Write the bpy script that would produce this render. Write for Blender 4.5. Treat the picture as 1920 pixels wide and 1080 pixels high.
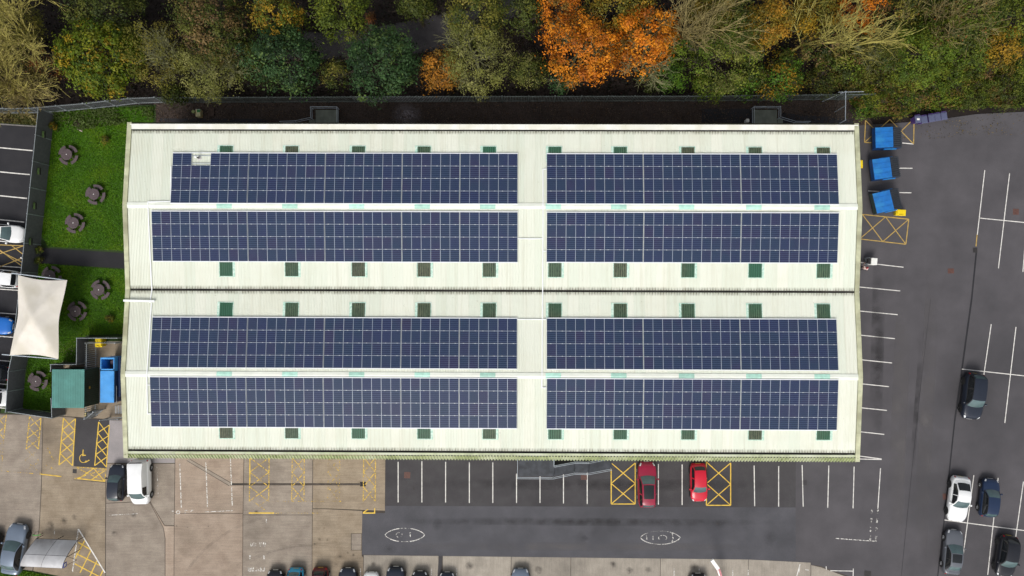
import bpy, bmesh, math, random
import numpy as np
from mathutils import Matrix, Vector, Euler

for o in list(bpy.data.objects):
    bpy.data.objects.remove(o, do_unlink=True)
SC = bpy.context.scene
COL = SC.collection
R = math.radians

# ------------------------------------------------------------------ camera
CAM_H = 69.2
CRX, CRY = 0.01305, 0.00777
cam_d = bpy.data.cameras.new('camera')
cam_d.lens = 24.0; cam_d.sensor_width = 36.0; cam_d.clip_end = 3000.0
cam = bpy.data.objects.new('camera', cam_d)
cam.location = (0, 0, CAM_H); cam.rotation_euler = (CRX, CRY, 0)
COL.objects.link(cam); SC.camera = cam
CM = Euler((CRX, CRY, 0)).to_matrix()

# ------------------------------------------------------------------ sky and sun (overcast autumn day)
SUN_EL, SUN_AZ = 48.0, 195.0      # azimuth: compass, photo top is north
world = bpy.data.worlds.new('World'); SC.world = world; world.use_nodes = True
wn = world.node_tree.nodes; wl = world.node_tree.links
bg = wn['Background']; sky = wn.new('ShaderNodeTexSky')
sky.sky_type = 'NISHITA'; sky.sun_disc = False
sky.sun_elevation = R(SUN_EL); sky.sun_rotation = R(SUN_AZ)
sky.air_density = 1.0; sky.dust_density = 4.0; sky.ozone_density = 1.0
hs = wn.new('ShaderNodeHueSaturation'); hs.inputs['Saturation'].default_value = 0.28
wl.new(sky.outputs[0], hs.inputs['Color']); wl.new(hs.outputs[0], bg.inputs['Color'])
bg.inputs['Strength'].default_value = 0.115
sd = bpy.data.lights.new('sun', 'SUN'); sd.energy = 1.4; sd.angle = R(24); sd.color = (1.0, 0.96, 0.90)
sun = bpy.data.objects.new('sun', sd); COL.objects.link(sun)
az = R(SUN_AZ)
tosun = Vector((math.sin(az) * math.cos(R(SUN_EL)), math.cos(az) * math.cos(R(SUN_EL)), math.sin(R(SUN_EL))))
sun.rotation_euler = tosun.to_track_quat('Z', 'Y').to_euler(); sun.location = tosun * 120
SC.view_settings.view_transform = 'Standard'; SC.view_settings.look = 'None'
SC.view_settings.gamma = 1.0; SC.view_settings.use_curve_mapping = False
SC.view_settings.exposure = 0.42

# ------------------------------------------------------------------ helpers
def U(px, py, z=0.0):
    """place on the level z that the photo shows at (px, py) of 1920 x 1080"""
    d = CM @ Vector(((px - 960) / 1280.0, (540 - py) / 1280.0, -1.0))
    t = (z - CAM_H) / d.z
    return d.x * t, d.y * t
def V(px, py, z=0.0):
    x, y = U(px, py, z); return Vector((x, y, z))
def mpp(z=0.0): return (CAM_H - z) / 1280.0

MATS = {}
def nmat(name):
    m = bpy.data.materials.new(name); m.use_nodes = True
    return m, m.node_tree.nodes, m.node_tree.links, m.node_tree.nodes['Principled BSDF']
def lin(r, g, b):
    f = lambda c: (c / 255 / 12.92) if c / 255 <= 0.04045 else ((c / 255 + 0.055) / 1.055) ** 2.4
    return (f(r), f(g), f(b), 1)
def C4(c): return (c[0], c[1], c[2], 1)
def mat(name, col, rough=0.6, var=0.12, scale=6.0, metal=0.0, spec=0.5, col2=None, stretch=(1, 1, 1), bump=0.0, bscale=40.0,
        emis=None, objrand=0.0, coord='Object', detail=5.0, col3=None, scale3=0.3, coat=0.0, f2=(0.35, 0.65)):
    """procedural colour: two tones mixed by noise, optional third by a larger noise, optional bump"""
    if name in MATS: return MATS[name]
    m, N, L, P = nmat(name)
    P.inputs['Roughness'].default_value = rough; P.inputs['Metallic'].default_value = metal
    P.inputs['Specular IOR Level'].default_value = spec
    if coat: P.inputs['Coat Weight'].default_value = coat; P.inputs['Coat Roughness'].default_value = 0.08
    tc = N.new('ShaderNodeTexCoord'); mp = N.new('ShaderNodeMapping'); mp.inputs['Scale'].default_value = stretch
    cvec = tc.outputs[coord] if coord != 'World' else N.new('ShaderNodeNewGeometry').outputs['Position']
    L.new(cvec, mp.inputs['Vector'])
    nz = N.new('ShaderNodeTexNoise'); nz.inputs['Scale'].default_value = scale; nz.inputs['Detail'].default_value = detail
    L.new(mp.outputs[0], nz.inputs['Vector'])
    rp = N.new('ShaderNodeValToRGB'); rp.color_ramp.elements[0].position = f2[0]; rp.color_ramp.elements[1].position = f2[1]
    c = C4(col)
    if col2 is None:
        a = tuple(max(0, v * (1 - var)) for v in c[:3]) + (1,); b = tuple(v * (1 + var) for v in c[:3]) + (1,)
    else: a, b = c, C4(col2)
    rp.color_ramp.elements[0].color = a; rp.color_ramp.elements[1].color = b
    L.new(nz.outputs['Fac'], rp.inputs[0]); out = rp.outputs[0]
    if col3 is not None:
        n3 = N.new('ShaderNodeTexNoise'); n3.inputs['Scale'].default_value = scale3; n3.inputs['Detail'].default_value = 4
        L.new(cvec, n3.inputs['Vector'])
        r3 = N.new('ShaderNodeValToRGB'); r3.color_ramp.elements[0].position = 0.42; r3.color_ramp.elements[1].position = 0.68
        L.new(n3.outputs['Fac'], r3.inputs[0])
        mx = N.new('ShaderNodeMixRGB'); mx.inputs['Color2'].default_value = C4(col3)
        L.new(r3.outputs[0], mx.inputs['Fac']); L.new(out, mx.inputs['Color1']); out = mx.outputs[0]
    if objrand:
        oi = N.new('ShaderNodeObjectInfo'); mr = N.new('ShaderNodeMapRange')
        mr.inputs['To Min'].default_value = 1 - objrand; mr.inputs['To Max'].default_value = 1 + objrand
        L.new(oi.outputs['Random'], mr.inputs['Value'])
        mu = N.new('ShaderNodeMixRGB'); mu.blend_type = 'MULTIPLY'; mu.inputs['Fac'].default_value = 1
        L.new(out, mu.inputs['Color1']); L.new(mr.outputs[0], mu.inputs['Color2']); out = mu.outputs[0]
    L.new(out, P.inputs['Base Color'])
    if bump:
        nb = N.new('ShaderNodeTexNoise'); nb.inputs['Scale'].default_value = bscale; nb.inputs['Detail'].default_value = 3
        L.new(mp.outputs[0], nb.inputs['Vector'])
        bp = N.new('ShaderNodeBump'); bp.inputs['Strength'].default_value = bump; bp.inputs['Distance'].default_value = 0.02
        L.new(nb.outputs['Fac'], bp.inputs['Height']); L.new(bp.outputs[0], P.inputs['Normal'])
    MATS[name] = m; return m

def worn(name, col, keep, scale=5.0, rough=0.6):
    """road paint that has worn through in patches"""
    if name in MATS: return MATS[name]
    m, N, L, P = nmat(name)
    P.inputs['Roughness'].default_value = rough
    tc = N.new('ShaderNodeTexCoord')
    nz = N.new('ShaderNodeTexNoise'); nz.inputs['Scale'].default_value = scale; nz.inputs['Detail'].default_value = 6; nz.inputs['Roughness'].default_value = 0.7
    L.new(tc.outputs['Object'], nz.inputs['Vector'])
    rp = N.new('ShaderNodeValToRGB'); e = rp.color_ramp.elements
    e[0].position = 1 - keep - 0.05; e[1].position = 1 - keep + 0.05
    L.new(nz.outputs['Fac'], rp.inputs[0])
    n2 = N.new('ShaderNodeTexNoise'); n2.inputs['Scale'].default_value = 3; n2.inputs['Detail'].default_value = 5
    L.new(tc.outputs['Object'], n2.inputs['Vector'])
    r2 = N.new('ShaderNodeValToRGB'); r2.color_ramp.elements[0].color = tuple(v * 0.72 for v in col[:3]) + (1,); r2.color_ramp.elements[1].color = C4(col)
    r2.color_ramp.elements[0].position = 0.35; r2.color_ramp.elements[1].position = 0.55
    L.new(n2.outputs['Fac'], r2.inputs[0]); L.new(r2.outputs[0], P.inputs['Base Color'])
    tr = N.new('ShaderNodeBsdfTransparent'); mx = N.new('ShaderNodeMixShader')
    L.new(rp.outputs[0], mx.inputs['Fac']); L.new(tr.outputs[0], mx.inputs[1]); L.new(P.outputs[0], mx.inputs[2])
    L.new(mx.outputs[0], N['Material Output'].inputs['Surface'])
    MATS[name] = m; return m

class MB:
    def __init__(s): s.v = []; s.f = []; s.m = []; s.sm = []
    def add(s, vs, fs, mi=0, sm=False):
        b = len(s.v); s.v += [tuple(p) for p in vs]
        for f in fs: s.f.append(tuple(b + i for i in f)); s.m.append(mi); s.sm.append(sm)
        return s
    def box(s, x0, x1, y0, y1, z0, z1, mi=0, bev=0.0, M=None):
        if bev > 0:
            b = min(bev, (x1 - x0) / 2.01, (y1 - y0) / 2.01, (z1 - z0) / 2.01)
            vs = []
            for z, i in ((z0, b), (z0 + b, 0), (z1 - b, 0), (z1, b)):
                ring = [(x0 + i + b, y0 + i), (x1 - i - b, y0 + i), (x1 - i, y0 + i + b), (x1 - i, y1 - i - b), (x1 - i - b, y1 - i), (x0 + i + b, y1 - i), (x0 + i, y1 - i - b), (x0 + i, y0 + i + b)]
                vs += [(a, c, z) for a, c in ring]
            fs = [tuple(range(7, -1, -1)), tuple(range(24, 32))]
            for k in range(3):
                for j in range(8):
                    fs.append((k * 8 + j, k * 8 + (j + 1) % 8, (k + 1) * 8 + (j + 1) % 8, (k + 1) * 8 + j))
        else:
            vs = [(x0, y0, z0), (x1, y0, z0), (x1, y1, z0), (x0, y1, z0), (x0, y0, z1), (x1, y0, z1), (x1, y1, z1), (x0, y1, z1)]
            fs = [(3, 2, 1, 0), (4, 5, 6, 7), (0, 1, 5, 4), (1, 2, 6, 5), (2, 3, 7, 6), (3, 0, 4, 7)]
        if M is not None: vs = [tuple(M @ Vector(p)) for p in vs]
        return s.add(vs, fs, mi)
    def prism(s, pts, z0, z1, mi=0):
        n = len(pts); a = 0
        for i in range(n): a += pts[i][0] * pts[(i + 1) % n][1] - pts[(i + 1) % n][0] * pts[i][1]
        if a < 0: pts = pts[::-1]
        vs = [(p[0], p[1], z0) for p in pts] + [(p[0], p[1], z1) for p in pts]
        fs = [tuple(range(n - 1, -1, -1)), tuple(range(n, 2 * n))] + [(i, (i + 1) % n, n + (i + 1) % n, n + i) for i in range(n)]
        return s.add(vs, fs, mi)
    def tube(s, p0, p1, r0, r1=None, n=8, mi=0, cap=True, sm=True):
        r1 = r0 if r1 is None else r1
        p0 = Vector(p0); p1 = Vector(p1); d = (p1 - p0)
        if d.length < 1e-6: return s
        d.normalize(); a = d.orthogonal().normalized(); b = d.cross(a)
        vs = []
        for p, r in ((p0, r0), (p1, r1)):
            for k in range(n):
                t = 2 * math.pi * k / n; vs.append(p + a * (r * math.cos(t)) + b * (r * math.sin(t)))
        fs = [(k, (k + 1) % n, n + (k + 1) % n, n + k) for k in range(n)]
        s.add(vs, fs, mi, sm)
        if cap: s.add(vs[:n], [tuple(range(n - 1, -1, -1))], mi); s.add(vs[n:], [tuple(range(n))], mi)
        return s
    def bar(s, p0, p1, w, h, mi=0):
        """square-section bar from p0 to p1, w across (level), h up"""
        p0 = Vector(p0); p1 = Vector(p1); d = (p1 - p0).normalized()
        up = Vector((0, 0, 1)) if abs(d.z) < 0.98 else Vector((0, 1, 0))
        sd_ = d.cross(up).normalized() * (w / 2); u = sd_.cross(d).normalized() * (h / 2)
        vs = [p + a * sd_ + b * u for p in (p0, p1) for a, b in ((-1, -1), (1, -1), (1, 1), (-1, 1))]
        return s.add(vs, [(3, 2, 1, 0), (4, 5, 6, 7), (0, 1, 5, 4), (1, 2, 6, 5), (2, 3, 7, 6), (3, 0, 4, 7)], mi)
    def grid(s, rows, mi=0, sm=True, flip=False):
        n = len(rows[0]); vs = [p for r in rows for p in r]; fs = []
        for i in range(len(rows) - 1):
            for j in range(n - 1):
                q = (i * n + j, i * n + j + 1, (i + 1) * n + j + 1, (i + 1) * n + j)
                fs.append(q[::-1] if flip else q)
        return s.add(vs, fs, mi, sm)
    def disc(s, c, r, n=20, mi=0, z=None):
        return s.add([(c[0] + r * math.cos(2 * math.pi * k / n), c[1] + r * math.sin(2 * math.pi * k / n), c[2]) for k in range(n)], [tuple(range(n))], mi)
    def mesh(s, name):
        me = bpy.data.meshes.new(name); me.from_pydata(s.v, [], s.f)
        me.polygons.foreach_set('material_index', s.m); me.polygons.foreach_set('use_smooth', s.sm)
        me.update(); return me
    def build(s, name, mats, parent=None, loc=(0, 0, 0), rot=(0, 0, 0)):
        me = s.mesh(name)
        for m in (mats if isinstance(mats, (list, tuple)) else [mats]): me.materials.append(m)
        return link(name, me, parent, loc, rot)

def link(name, data, parent=None, loc=(0, 0, 0), rot=(0, 0, 0)):
    o = bpy.data.objects.new(name, data); COL.objects.link(o)
    o.location = loc; o.rotation_euler = rot
    if parent is not None: o.parent = parent
    return o
def tag(o, label=None, cat=None, group=None, kind=None):
    if label: o['label'] = label
    if cat: o['category'] = cat
    if group: o['group'] = group
    if kind: o['kind'] = kind
    return o
def thing(name, label, cat, loc=(0, 0, 0), rz=0.0, group=None):
    o = link(name, None, None, loc, (0, 0, rz)); o.empty_display_size = 0.2
    return tag(o, label, cat, group)
def px_poly(pts, z): return [tuple(U(x, y, z)) for x, y in pts]
def sheet(name, pts, z, m, parent=None, kind='structure'):
    """flat level sheet whose outline is given by photo points"""
    b = MB(); P = px_poly(pts, z)
    a = sum(P[i][0] * P[(i + 1) % len(P)][1] - P[(i + 1) % len(P)][0] * P[i][1] for i in range(len(P)))
    if a < 0: P = P[::-1]
    b.add([(x, y, z) for x, y in P], [tuple(range(len(P)))])
    o = b.build(name, m, parent)
    if parent is None and kind: o['kind'] = kind
    return o
NST = [0]
def stripe(name, p0, p1, w, z, m, parent):
    NST[0] += 1; z = z + (NST[0] % 19) * 0.00035      # never two sheets of paint in one plane
    a = V(*p0, z); b = V(*p1, z); d = (b - a).normalized(); n = Vector((-d.y, d.x, 0)) * (w / 2)
    mb = MB().add([a - n, b - n, b + n, a + n], [(0, 1, 2, 3)])
    return mb.build(name, m, parent)
# ------------------------------------------------------------------ ground materials
def ground_mat(name, c1, c2, stain, fine=60.0, mid=1.2, big=0.12, rough=0.85, stretch=(1, 1, 1), speck=0.35, streak=None, bump=0.3, stain_amt=0.8):
    if name in MATS: return MATS[name]
    m, N, L, P = nmat(name)
    P.inputs['Roughness'].default_value = rough; P.inputs['Specular IOR Level'].default_value = 0.35
    tc = N.new('ShaderNodeTexCoord')
    def noise(s, d=5, vec=None, r=0.55):
        n = N.new('ShaderNodeTexNoise'); n.inputs['Scale'].default_value = s; n.inputs['Detail'].default_value = d; n.inputs['Roughness'].default_value = r
        L.new(vec if vec is not None else tc.outputs['Object'], n.inputs['Vector']); return n.outputs['Fac']
    def ramp(f, a, b, ca, cb):
        r = N.new('ShaderNodeValToRGB'); r.color_ramp.elements[0].position = a; r.color_ramp.elements[1].position = b
        r.color_ramp.elements[0].color = ca; r.color_ramp.elements[1].color = cb; L.new(f, r.inputs[0]); return r.outputs[0]
    def mix(f, a, b, t='MIX'):
        x = N.new('ShaderNodeMixRGB'); x.blend_type = t
        if isinstance(f, float): x.inputs['Fac'].default_value = f
        else: L.new(f, x.inputs['Fac'])
        L.new(a, x.inputs['Color1'])
        if isinstance(b, tuple): x.inputs['Color2'].default_value = b
        else: L.new(b, x.inputs['Color2'])
        return x.outputs[0]
    base = ramp(noise(mid, 6), 0.3, 0.7, C4(c1), C4(c2))
    st = ramp(noise(big, 5), 0.5, 0.72, (0, 0, 0, 1), (stain_amt, stain_amt, stain_amt, 1))
    out = mix(st, base, C4(stain))
    sp = ramp(noise(fine, 2), 0.3, 0.7, (1 - speck,) * 3 + (1,), (1 + speck * 0.6,) * 3 + (1,))
    out = mix(1.0, out, sp, 'MULTIPLY')
    if streak:
        mp = N.new('ShaderNodeMapping'); mp.inputs['Scale'].default_value = streak; L.new(tc.outputs['Object'], mp.inputs['Vector'])
        s2 = ramp(noise(1.0, 4, mp.outputs[0], 0.7), 0.35, 0.65, (.91,) * 3 + (1,), (1.1,) * 3 + (1,))
        out = mix(1.0, out, s2, 'MULTIPLY')
    oi = N.new('ShaderNodeObjectInfo'); mr = N.new('ShaderNodeMapRange'); mr.inputs['To Min'].default_value = 0.93; mr.inputs['To Max'].default_value = 1.07
    L.new(oi.outputs['Random'], mr.inputs['Value']); out = mix(1.0, out, mr.outputs[0], 'MULTIPLY')
    L.new(out, P.inputs['Base Color'])
    if bump:
        bp = N.new('ShaderNodeBump'); bp.inputs['Strength'].default_value = bump; bp.inputs['Distance'].default_value = 0.01
        L.new(noise(fine * 0.7, 2), bp.inputs['Height']); L.new(bp.outputs[0], P.inputs['Normal'])
    MATS[name] = m; return m

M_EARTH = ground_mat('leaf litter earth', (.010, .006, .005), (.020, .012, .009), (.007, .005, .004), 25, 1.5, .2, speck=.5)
M_ASPH = ground_mat('asphalt', (.052, .048, .047), (.066, .060, .058), (.040, .038, .038), 55, .6, .10)
M_ASPH_R = ground_mat('asphalt aged', (0.069, 0.065, 0.071), (0.098, 0.092, 0.100), (0.054, 0.052, 0.057), 55, .35, .06, stain_amt=1.0)
M_ASPH_NEW = ground_mat('asphalt newer', (0.065, 0.065, 0.074), (0.089, 0.088, 0.099), (0.050, 0.050, 0.056), 60, .5, .12)
M_ASPH_BAY = ground_mat('asphalt bays', (0.051, 0.047, 0.051), (0.064, 0.061, 0.064), (0.037, 0.035, 0.038), 55, .7, .18)
M_ASPH_DK = ground_mat('asphalt dark', (.020, .020, .024), (.029, .028, .032), (.016, .016, .019), 55, .8, .15)
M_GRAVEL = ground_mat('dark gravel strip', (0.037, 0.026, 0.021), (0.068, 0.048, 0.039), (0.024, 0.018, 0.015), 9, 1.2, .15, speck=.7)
M_CONC_B = ground_mat('concrete brown', (0.238, 0.186, 0.129), (0.345, 0.281, 0.205), (0.151, 0.121, 0.089), 30, .7, .2, streak=(.4, 7, 1), speck=.25)
M_CONC_R = ground_mat('concrete reddish', (0.281, 0.215, 0.164), (0.394, 0.314, 0.246), (0.204, 0.164, 0.124), 30, .7, .2, streak=(.4, 7, 1), speck=.25)
M_CONC_G = ground_mat('concrete grey', (0.227, 0.187, 0.151), (0.326, 0.278, 0.226), (0.152, 0.126, 0.102), 30, .7, .2, streak=(.5, 6, 1), speck=.25)
M_CONC_P = ground_mat('concrete pale', (0.274, 0.252, 0.250), (0.331, 0.300, 0.300), (0.217, 0.204, 0.206), 40, .9, .2, speck=.2)
M_CONC_V = ground_mat('concrete brushed lengthways', (0.277, 0.247, 0.207), (0.362, 0.324, 0.272), (0.145, 0.130, 0.110), 30, .9, .16, streak=(9, .5, 1), speck=.2)
M_JOINT = ground_mat('joint filler', (.060, .048, .040), (.10, .082, .066), (.03, .026, .022), 30, 2, .3)
M_SOIL = ground_mat('lawn soil', (.022, .045, .008), (.035, .070, .012), (.030, .035, .010), 14, 1, .25, speck=.5)
M_KERB = mat('kerb stone', (.16, .15, .14), .8, .2, 3)
M_WHITE = worn('white road paint', (.72, .70, .66), .78, 5)
M_WHITE_M = worn('white roundel paint', (.72, .70, .66), .56, 9)
M_WHITE_W = worn('white road paint, worn', (.70, .68, .64), .52, 6)
M_WHITE_V = worn('white road paint, nearly gone', (.66, .64, .60), .46, 5)
M_YELL = worn('yellow road paint', (.70, .46, .050), .74, 6)
M_YELL_W = worn('yellow road paint, worn', (.70, .46, .05), .52, 6)
M_YELL_V = worn('yellow road paint, nearly gone', (.70, .46, .05), .435, 5)
M_YELL_D = worn('dull yellow road paint', (.46, .31, .085), .70, 7)

# ------------------------------------------------------------------ ground sheets
b = MB().add([(-900, -900, -.06), (900, -900, -.06), (900, 900, -.06), (-900, 900, -.06)], [(0, 1, 2, 3)])
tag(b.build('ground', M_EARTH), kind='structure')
Z0, Z1, ZP = 0.0, 0.006, 0.012        # base asphalt, patches, paint on them
ZS, ZSP = 0.016, 0.022                # slab tops, paint on slabs
car_park = sheet('car_park', [(1480, 238), (1600, 236), (1690, 230), (1760, 224), (1830, 214), (2150, 198), (2150, 1400), (640, 1400), (640, 830), (1480, 830)], Z0, M_ASPH_R)
drive = sheet('service_road', [(722, 948), (1492, 951), (1492, 1052), (1400, 1049), (1100, 1046), (820, 1042), (679, 1040), (679, 962), (722, 962)], Z1, M_ASPH_NEW)
bays = sheet('parking_bays', [(722, 800), (1492, 800), (1492, 951.5), (722, 948.5)], Z1 + .003, M_ASPH_BAY)
#north_bay = sheet('loading_bay', [(1560, 234), (1600, 235), (1690, 229), (1760, 223), (1830, 213), (2150, 197), (2150, 470), (1830, 440), (1700, 480), (1560, 500)], Z1, M_ASPH)
# tar joints along the aged asphalt
for k, (p0, p1, w) in enumerate([((1831, 470), (1822, 560), .16), ((1822, 560), (1790, 790), .17), ((1790, 790), (1772, 960), .14), ((1772, 960), (1756, 1100), .12),
                                 ((1718, 800), (1690, 1080), .035), ((1745, 560), (1718, 800), .03)]):
    stripe('tar_joint', p0, p1, w, Z1 + .002, M_ASPH_DK, car_park)
west_park = sheet('staff_parking', [(-300, 213), (74, 238), (52, 440), (20, 660), (-2, 778), (-300, 778)], Z0, M_ASPH_DK)
verge_strip = sheet('verge', [(-300, 200), (80, 206), (74, 237.5), (-300, 212.5)], -.01, M_SOIL)
stripe('kerb', (-300, 213), (74, 237.5), .13, .1, M_KERB, west_park)
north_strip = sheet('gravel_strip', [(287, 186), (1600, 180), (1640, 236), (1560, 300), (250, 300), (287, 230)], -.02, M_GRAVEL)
sheet('wall_path', [(300, 222), (500, 223), (500, 245), (300, 244)], -.012, M_ASPH_DK, north_strip)
sheet('wall_path', [(1316, 204), (1415, 204), (1415, 250), (1316, 250)], -.012, M_ASPH_DK, north_strip)
sheet('wall_path', [(1465, 212), (1600, 224), (1600, 250), (1465, 250)], -.012, M_ASPH_DK, north_strip)
lawn = sheet('lawn', [(80, 207), (180, 200), (292, 196), (292, 300), (270, 660), (162, 640), (162, 772), (100, 780), (0, 778), (20, 660), (60, 420)], -.012, M_SOIL)
path = sheet('garden_path', [(70, 464), (260, 476), (260, 505), (70, 493)], .0, M_ASPH_DK)
wood_path = sheet('woodland_path', [(380, 70), (560, 62), (700, 52), (860, 20), (980, -60), (1080, -60), (900, 80), (740, 108), (560, 112), (380, 120)], -.045, ground_mat('woodland path', (.035, .032, .034), (.055, .050, .052), (.025, .022, .022), 30, 1, .2))
compound = sheet('bin_compound', [(100, 640), (300, 640), (300, 800), (100, 788)], -.004, M_CONC_B)
corner_grass = sheet('corner_lawn', [(-300, 1055), (0, 1062), (60, 1070), (130, 1084), (160, 1140), (-300, 1140)], .02, M_SOIL)
# light patch of gravel by the wall

# concrete yard: slabs with filled joints
yard = sheet('concrete_yard', [(-300, 770), (60, 776), (205, 786), (236, 788), (236, 840), (724, 840), (724, 963), (681, 963), (681, 1040), (830, 1044), (1110, 1048), (1400, 1051), (1492, 1054), (1540, 1062), (1590, 1080), (1640, 1130), (1640, 1330), (-300, 1330)], Z0 + .003, M_JOINT)
def slab(pts, m):
    mb = MB(); mb.prism(px_poly(pts, ZS), Z0 + .004, ZS)
    return mb.build('slab', m, yard)
g = 1.0
slab([(-300, 774), (56, 778), (80, 780), (77, 912), (73, 990), (60, 1072), (-300, 1064)], M_CONC_G)
slab([(81.2, 780), (140, 783), (138, 900), (197.5, 905), (196, 1330), (60, 1330), (62, 1073), (74.2, 990), (78.2, 912)], M_CONC_B)
slab([(-300, 1065), (59, 1073), (58, 1330), (-300, 1330)], M_CONC_B)
slab([(140.8, 783), (204, 788), (200.4, 877), (138.6, 873)], M_ASPH_BAY)      # dark asphalt infill of the disabled bay
slab([(138.5, 874.2), (200.2, 878.2), (198.2, 904), (138.2, 899)], M_CONC_B)
slab([(205.2, 788), (327.5, 790), (327.5, 868), (201, 868)], M_CONC_P)
slab([(199.2, 869.5), (327.5, 869.5), (326.2, 985), (308.5, 984), (281, 939), (199, 943)], M_CONC_G)
slab([(199, 944.2), (279.5, 940.5), (306, 990), (309, 1010), (309, 1330), (197, 1330)], M_CONC_G)
slab([(280.7, 940.5), (307.8, 985.5), (326.2, 986.5), (324, 1330), (310.2, 1330), (310.2, 1010), (307, 990)], M_CONC_R)
slab([(328.7, 850), (457, 850), (455, 962), (327.5, 962)], M_CONC_R)
slab([(327.3, 963), (455, 963), (453, 1330), (325.5, 1330)], M_CONC_R)
slab([(458.2, 850), (586, 850), (585.2, 965), (456, 965)], M_CONC_G)
slab([(456, 966), (585, 966), (583, 1330), (454.2, 1330)], M_CONC_G)
slab([(587.2, 850), (722.5, 850), (721.5, 957.5), (604, 953), (586.5, 953)], M_CONC_B)
slab([(586.3, 954.2), (604, 954.2), (679.5, 958), (678.5, 1000), (658, 1000), (658, 1032), (678, 1032), (678, 1042), (681, 1046), (681, 1330), (584, 1330)], M_CONC_B)
slab([(659.2, 1001), (677.5, 1001), (677.5, 1031), (659.2, 1031)], M_CONC_G)
for x0, x1, m in ((682.2, 822, M_CONC_V), (830.5, 958, M_CONC_V), (959.2, 1070, M_CONC_V), (1071, 1238, M_CONC_V), (1239, 1403, M_CONC_V), (1404, 1520, M_CONC_V)):
    t = lambda x: 1042.5 + (x - 820) * .0115 if x < 1492 else 1055
    slab([(x0, t(x0)), (x1, t(x1)), (x1 - 4, 1330), (x0 - 4, 1330)], m)
slab([(1521, 1059.5), (1540, 1064), (1588, 1082), (1630, 1130), (1630, 1330), (1518, 1330)], M_CONC_V)
# repair trenches in the yard
stripe('trench_repair', (430, 908), (676, 908), .22, ZS + .003, M_JOINT, yard)
sheet('trench_box', [(675, 903.5), (686, 903.5), (686, 912), (675, 912)], ZS + .004, M_ASPH_DK, yard)
stripe('trench_repair', (352, 862), (432, 909), .34, ZS + .003, M_CONC_G, yard); stripe('trench_edge', (350, 863.5), (430, 911), .05, ZS + .004, M_JOINT, yard); stripe('trench_edge', (356, 861), (434, 906), .05, ZS + .004, M_JOINT, yard)
sheet('trench_repair', [(822.8, 1043), (830, 1043), (826, 1100), (819, 1100)], ZS + .001, M_ASPH_BAY, yard)

# ------------------------------------------------------------------ painted markings
def line(p0, p1, m=None, w=.088, par=None, z=ZP, name='bay_line'):
    return stripe(name, p0, p1, w, z, m or M_WHITE, par or car_park)
YP = dict(par=yard, z=ZSP)
for x, y0, y1, dx in ((746.5, 866, 942, 0), (791, 865, 942, 0), (835.5, 866, 942, 0), (880, 867, 943, 0), (924, 867, 943, 0), (968.5, 888, 943, 0), (1012.5, 893, 943, 0), (1056.5, 889, 944, 0), (1101, 886, 945, 0),
                      (1234.5, 870, 946, 0), (1279, 871, 947, 0), (1414, 873, 949, 1), (1460, 874, 950, 0)):
    line((x, y0), (x + dx, y1), par=bays, z=Z1 + .008)
for p in (((1504, 872), (1506, 950)), ((1554, 873), (1552, 952)), ((1601.5, 875), (1599.5, 953)), ((1651, 878), (1646, 954))): line(*p)
for k in range(4):
    y = 955 + k * 16.5
    line((1635 - k, y), (1634.5 - k, y + 9), M_WHITE_V, .18); line((1646 - k, y), (1645 - k, y + 9), M_WHITE_V, .18)
line((1567, 1009.5), (1644, 1015), M_WHITE_W, .08)
for y0, x1, y1 in ((485, 1694, 501), (537, 1688, 545.5), (582, 1683, 590), (627, 1678, 635), (673, 1672.5, 680.5), (718, 1667, 725), (763, 1663, 769.5), (808, 1658, 814.5)):
    line((1590 if y0 > 500 else 1614, y0 - (1 if y0 > 500 else -7)), (x1, y1))
line((1580, 851), (1653, 860.5)); line((1580, 860), (1653, 861.5))
for p in (((1670, 315), (1711, 315.5)), ((1628, 358), (1660, 359.5)), ((1686, 361), (1709, 361.5)), ((1846.5, 319), (1832.5, 440)), ((1893, 325), (1872, 503)), ((1932, 330), (1918, 510)), ((1838, 409), (1960, 421)),
          ((1858.5, 608), (1840, 736)), ((1905, 613), (1884, 793)), ((1952, 618), (1930, 800)), ((1803.5, 692), (1960, 709)),
          ((1826, 891), (1806, 1040)), ((1871.5, 896), (1852, 1078)), ((1919, 903), (1893, 1090)), ((1771, 975), (1960, 1000)), ((1500, 1058), (1494, 1080))): line(*p, z=Z1 + .008)
line((1832, 440), (1830, 462), M_YELL_D, .1, z=Z1 + .008)
# yellow hatched boxes on asphalt
def hatch_box(c, m, n, par, z, w=.1, sides=(1, 1, 1, 1), zig=True, mside=None):
    """c: four corners in order; n crosses between side 0-3 and side 1-2"""
    a, b_, c_, d = [Vector((x, y)) for x, y in c]
    E_ = [(a, b_), (b_, c_), (c_, d), (d, a)]
    for k, (p, q) in enumerate(E_):
        if sides[k]: stripe('box_edge', p, q, w, z, (mside or m), par)
    for k in range(n):
        t0, t1 = k / n, (k + 1) / n
        p0, p1 = a.lerp(d, t0), a.lerp(d, t1); q0, q1 = b_.lerp(c_, t0), b_.lerp(c_, t1)
        stripe('hatch_line', p0, q1, w * .9, z + .001, m, par); stripe('hatch_line', q0, p1, w * .9, z + .0017, m, par)
hatch_box([(1146, 868), (1191, 868), (1191, 945), (1146, 945)], M_YELL, 2, bays, Z1 + .008, sides=(0, 1, 1, 1))
hatch_box([(1324.5, 866), (1370, 868), (1370, 947.5), (1324.5, 947.5)], M_YELL, 2, bays, Z1 + .008, sides=(0, 1, 1, 1))
hatch_box([(1612, 448), (1617, 402), (1704, 411), (1698.5, 458)], M_YELL_D, 2, car_park, ZP, sides=(0, 1, 1, 1))
hatch_box([(1621, 267), (1623, 226), (1714, 222), (1713, 270)], M_YELL_D, 2, car_park, ZP, sides=(1, 0, 1, 0))
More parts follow.
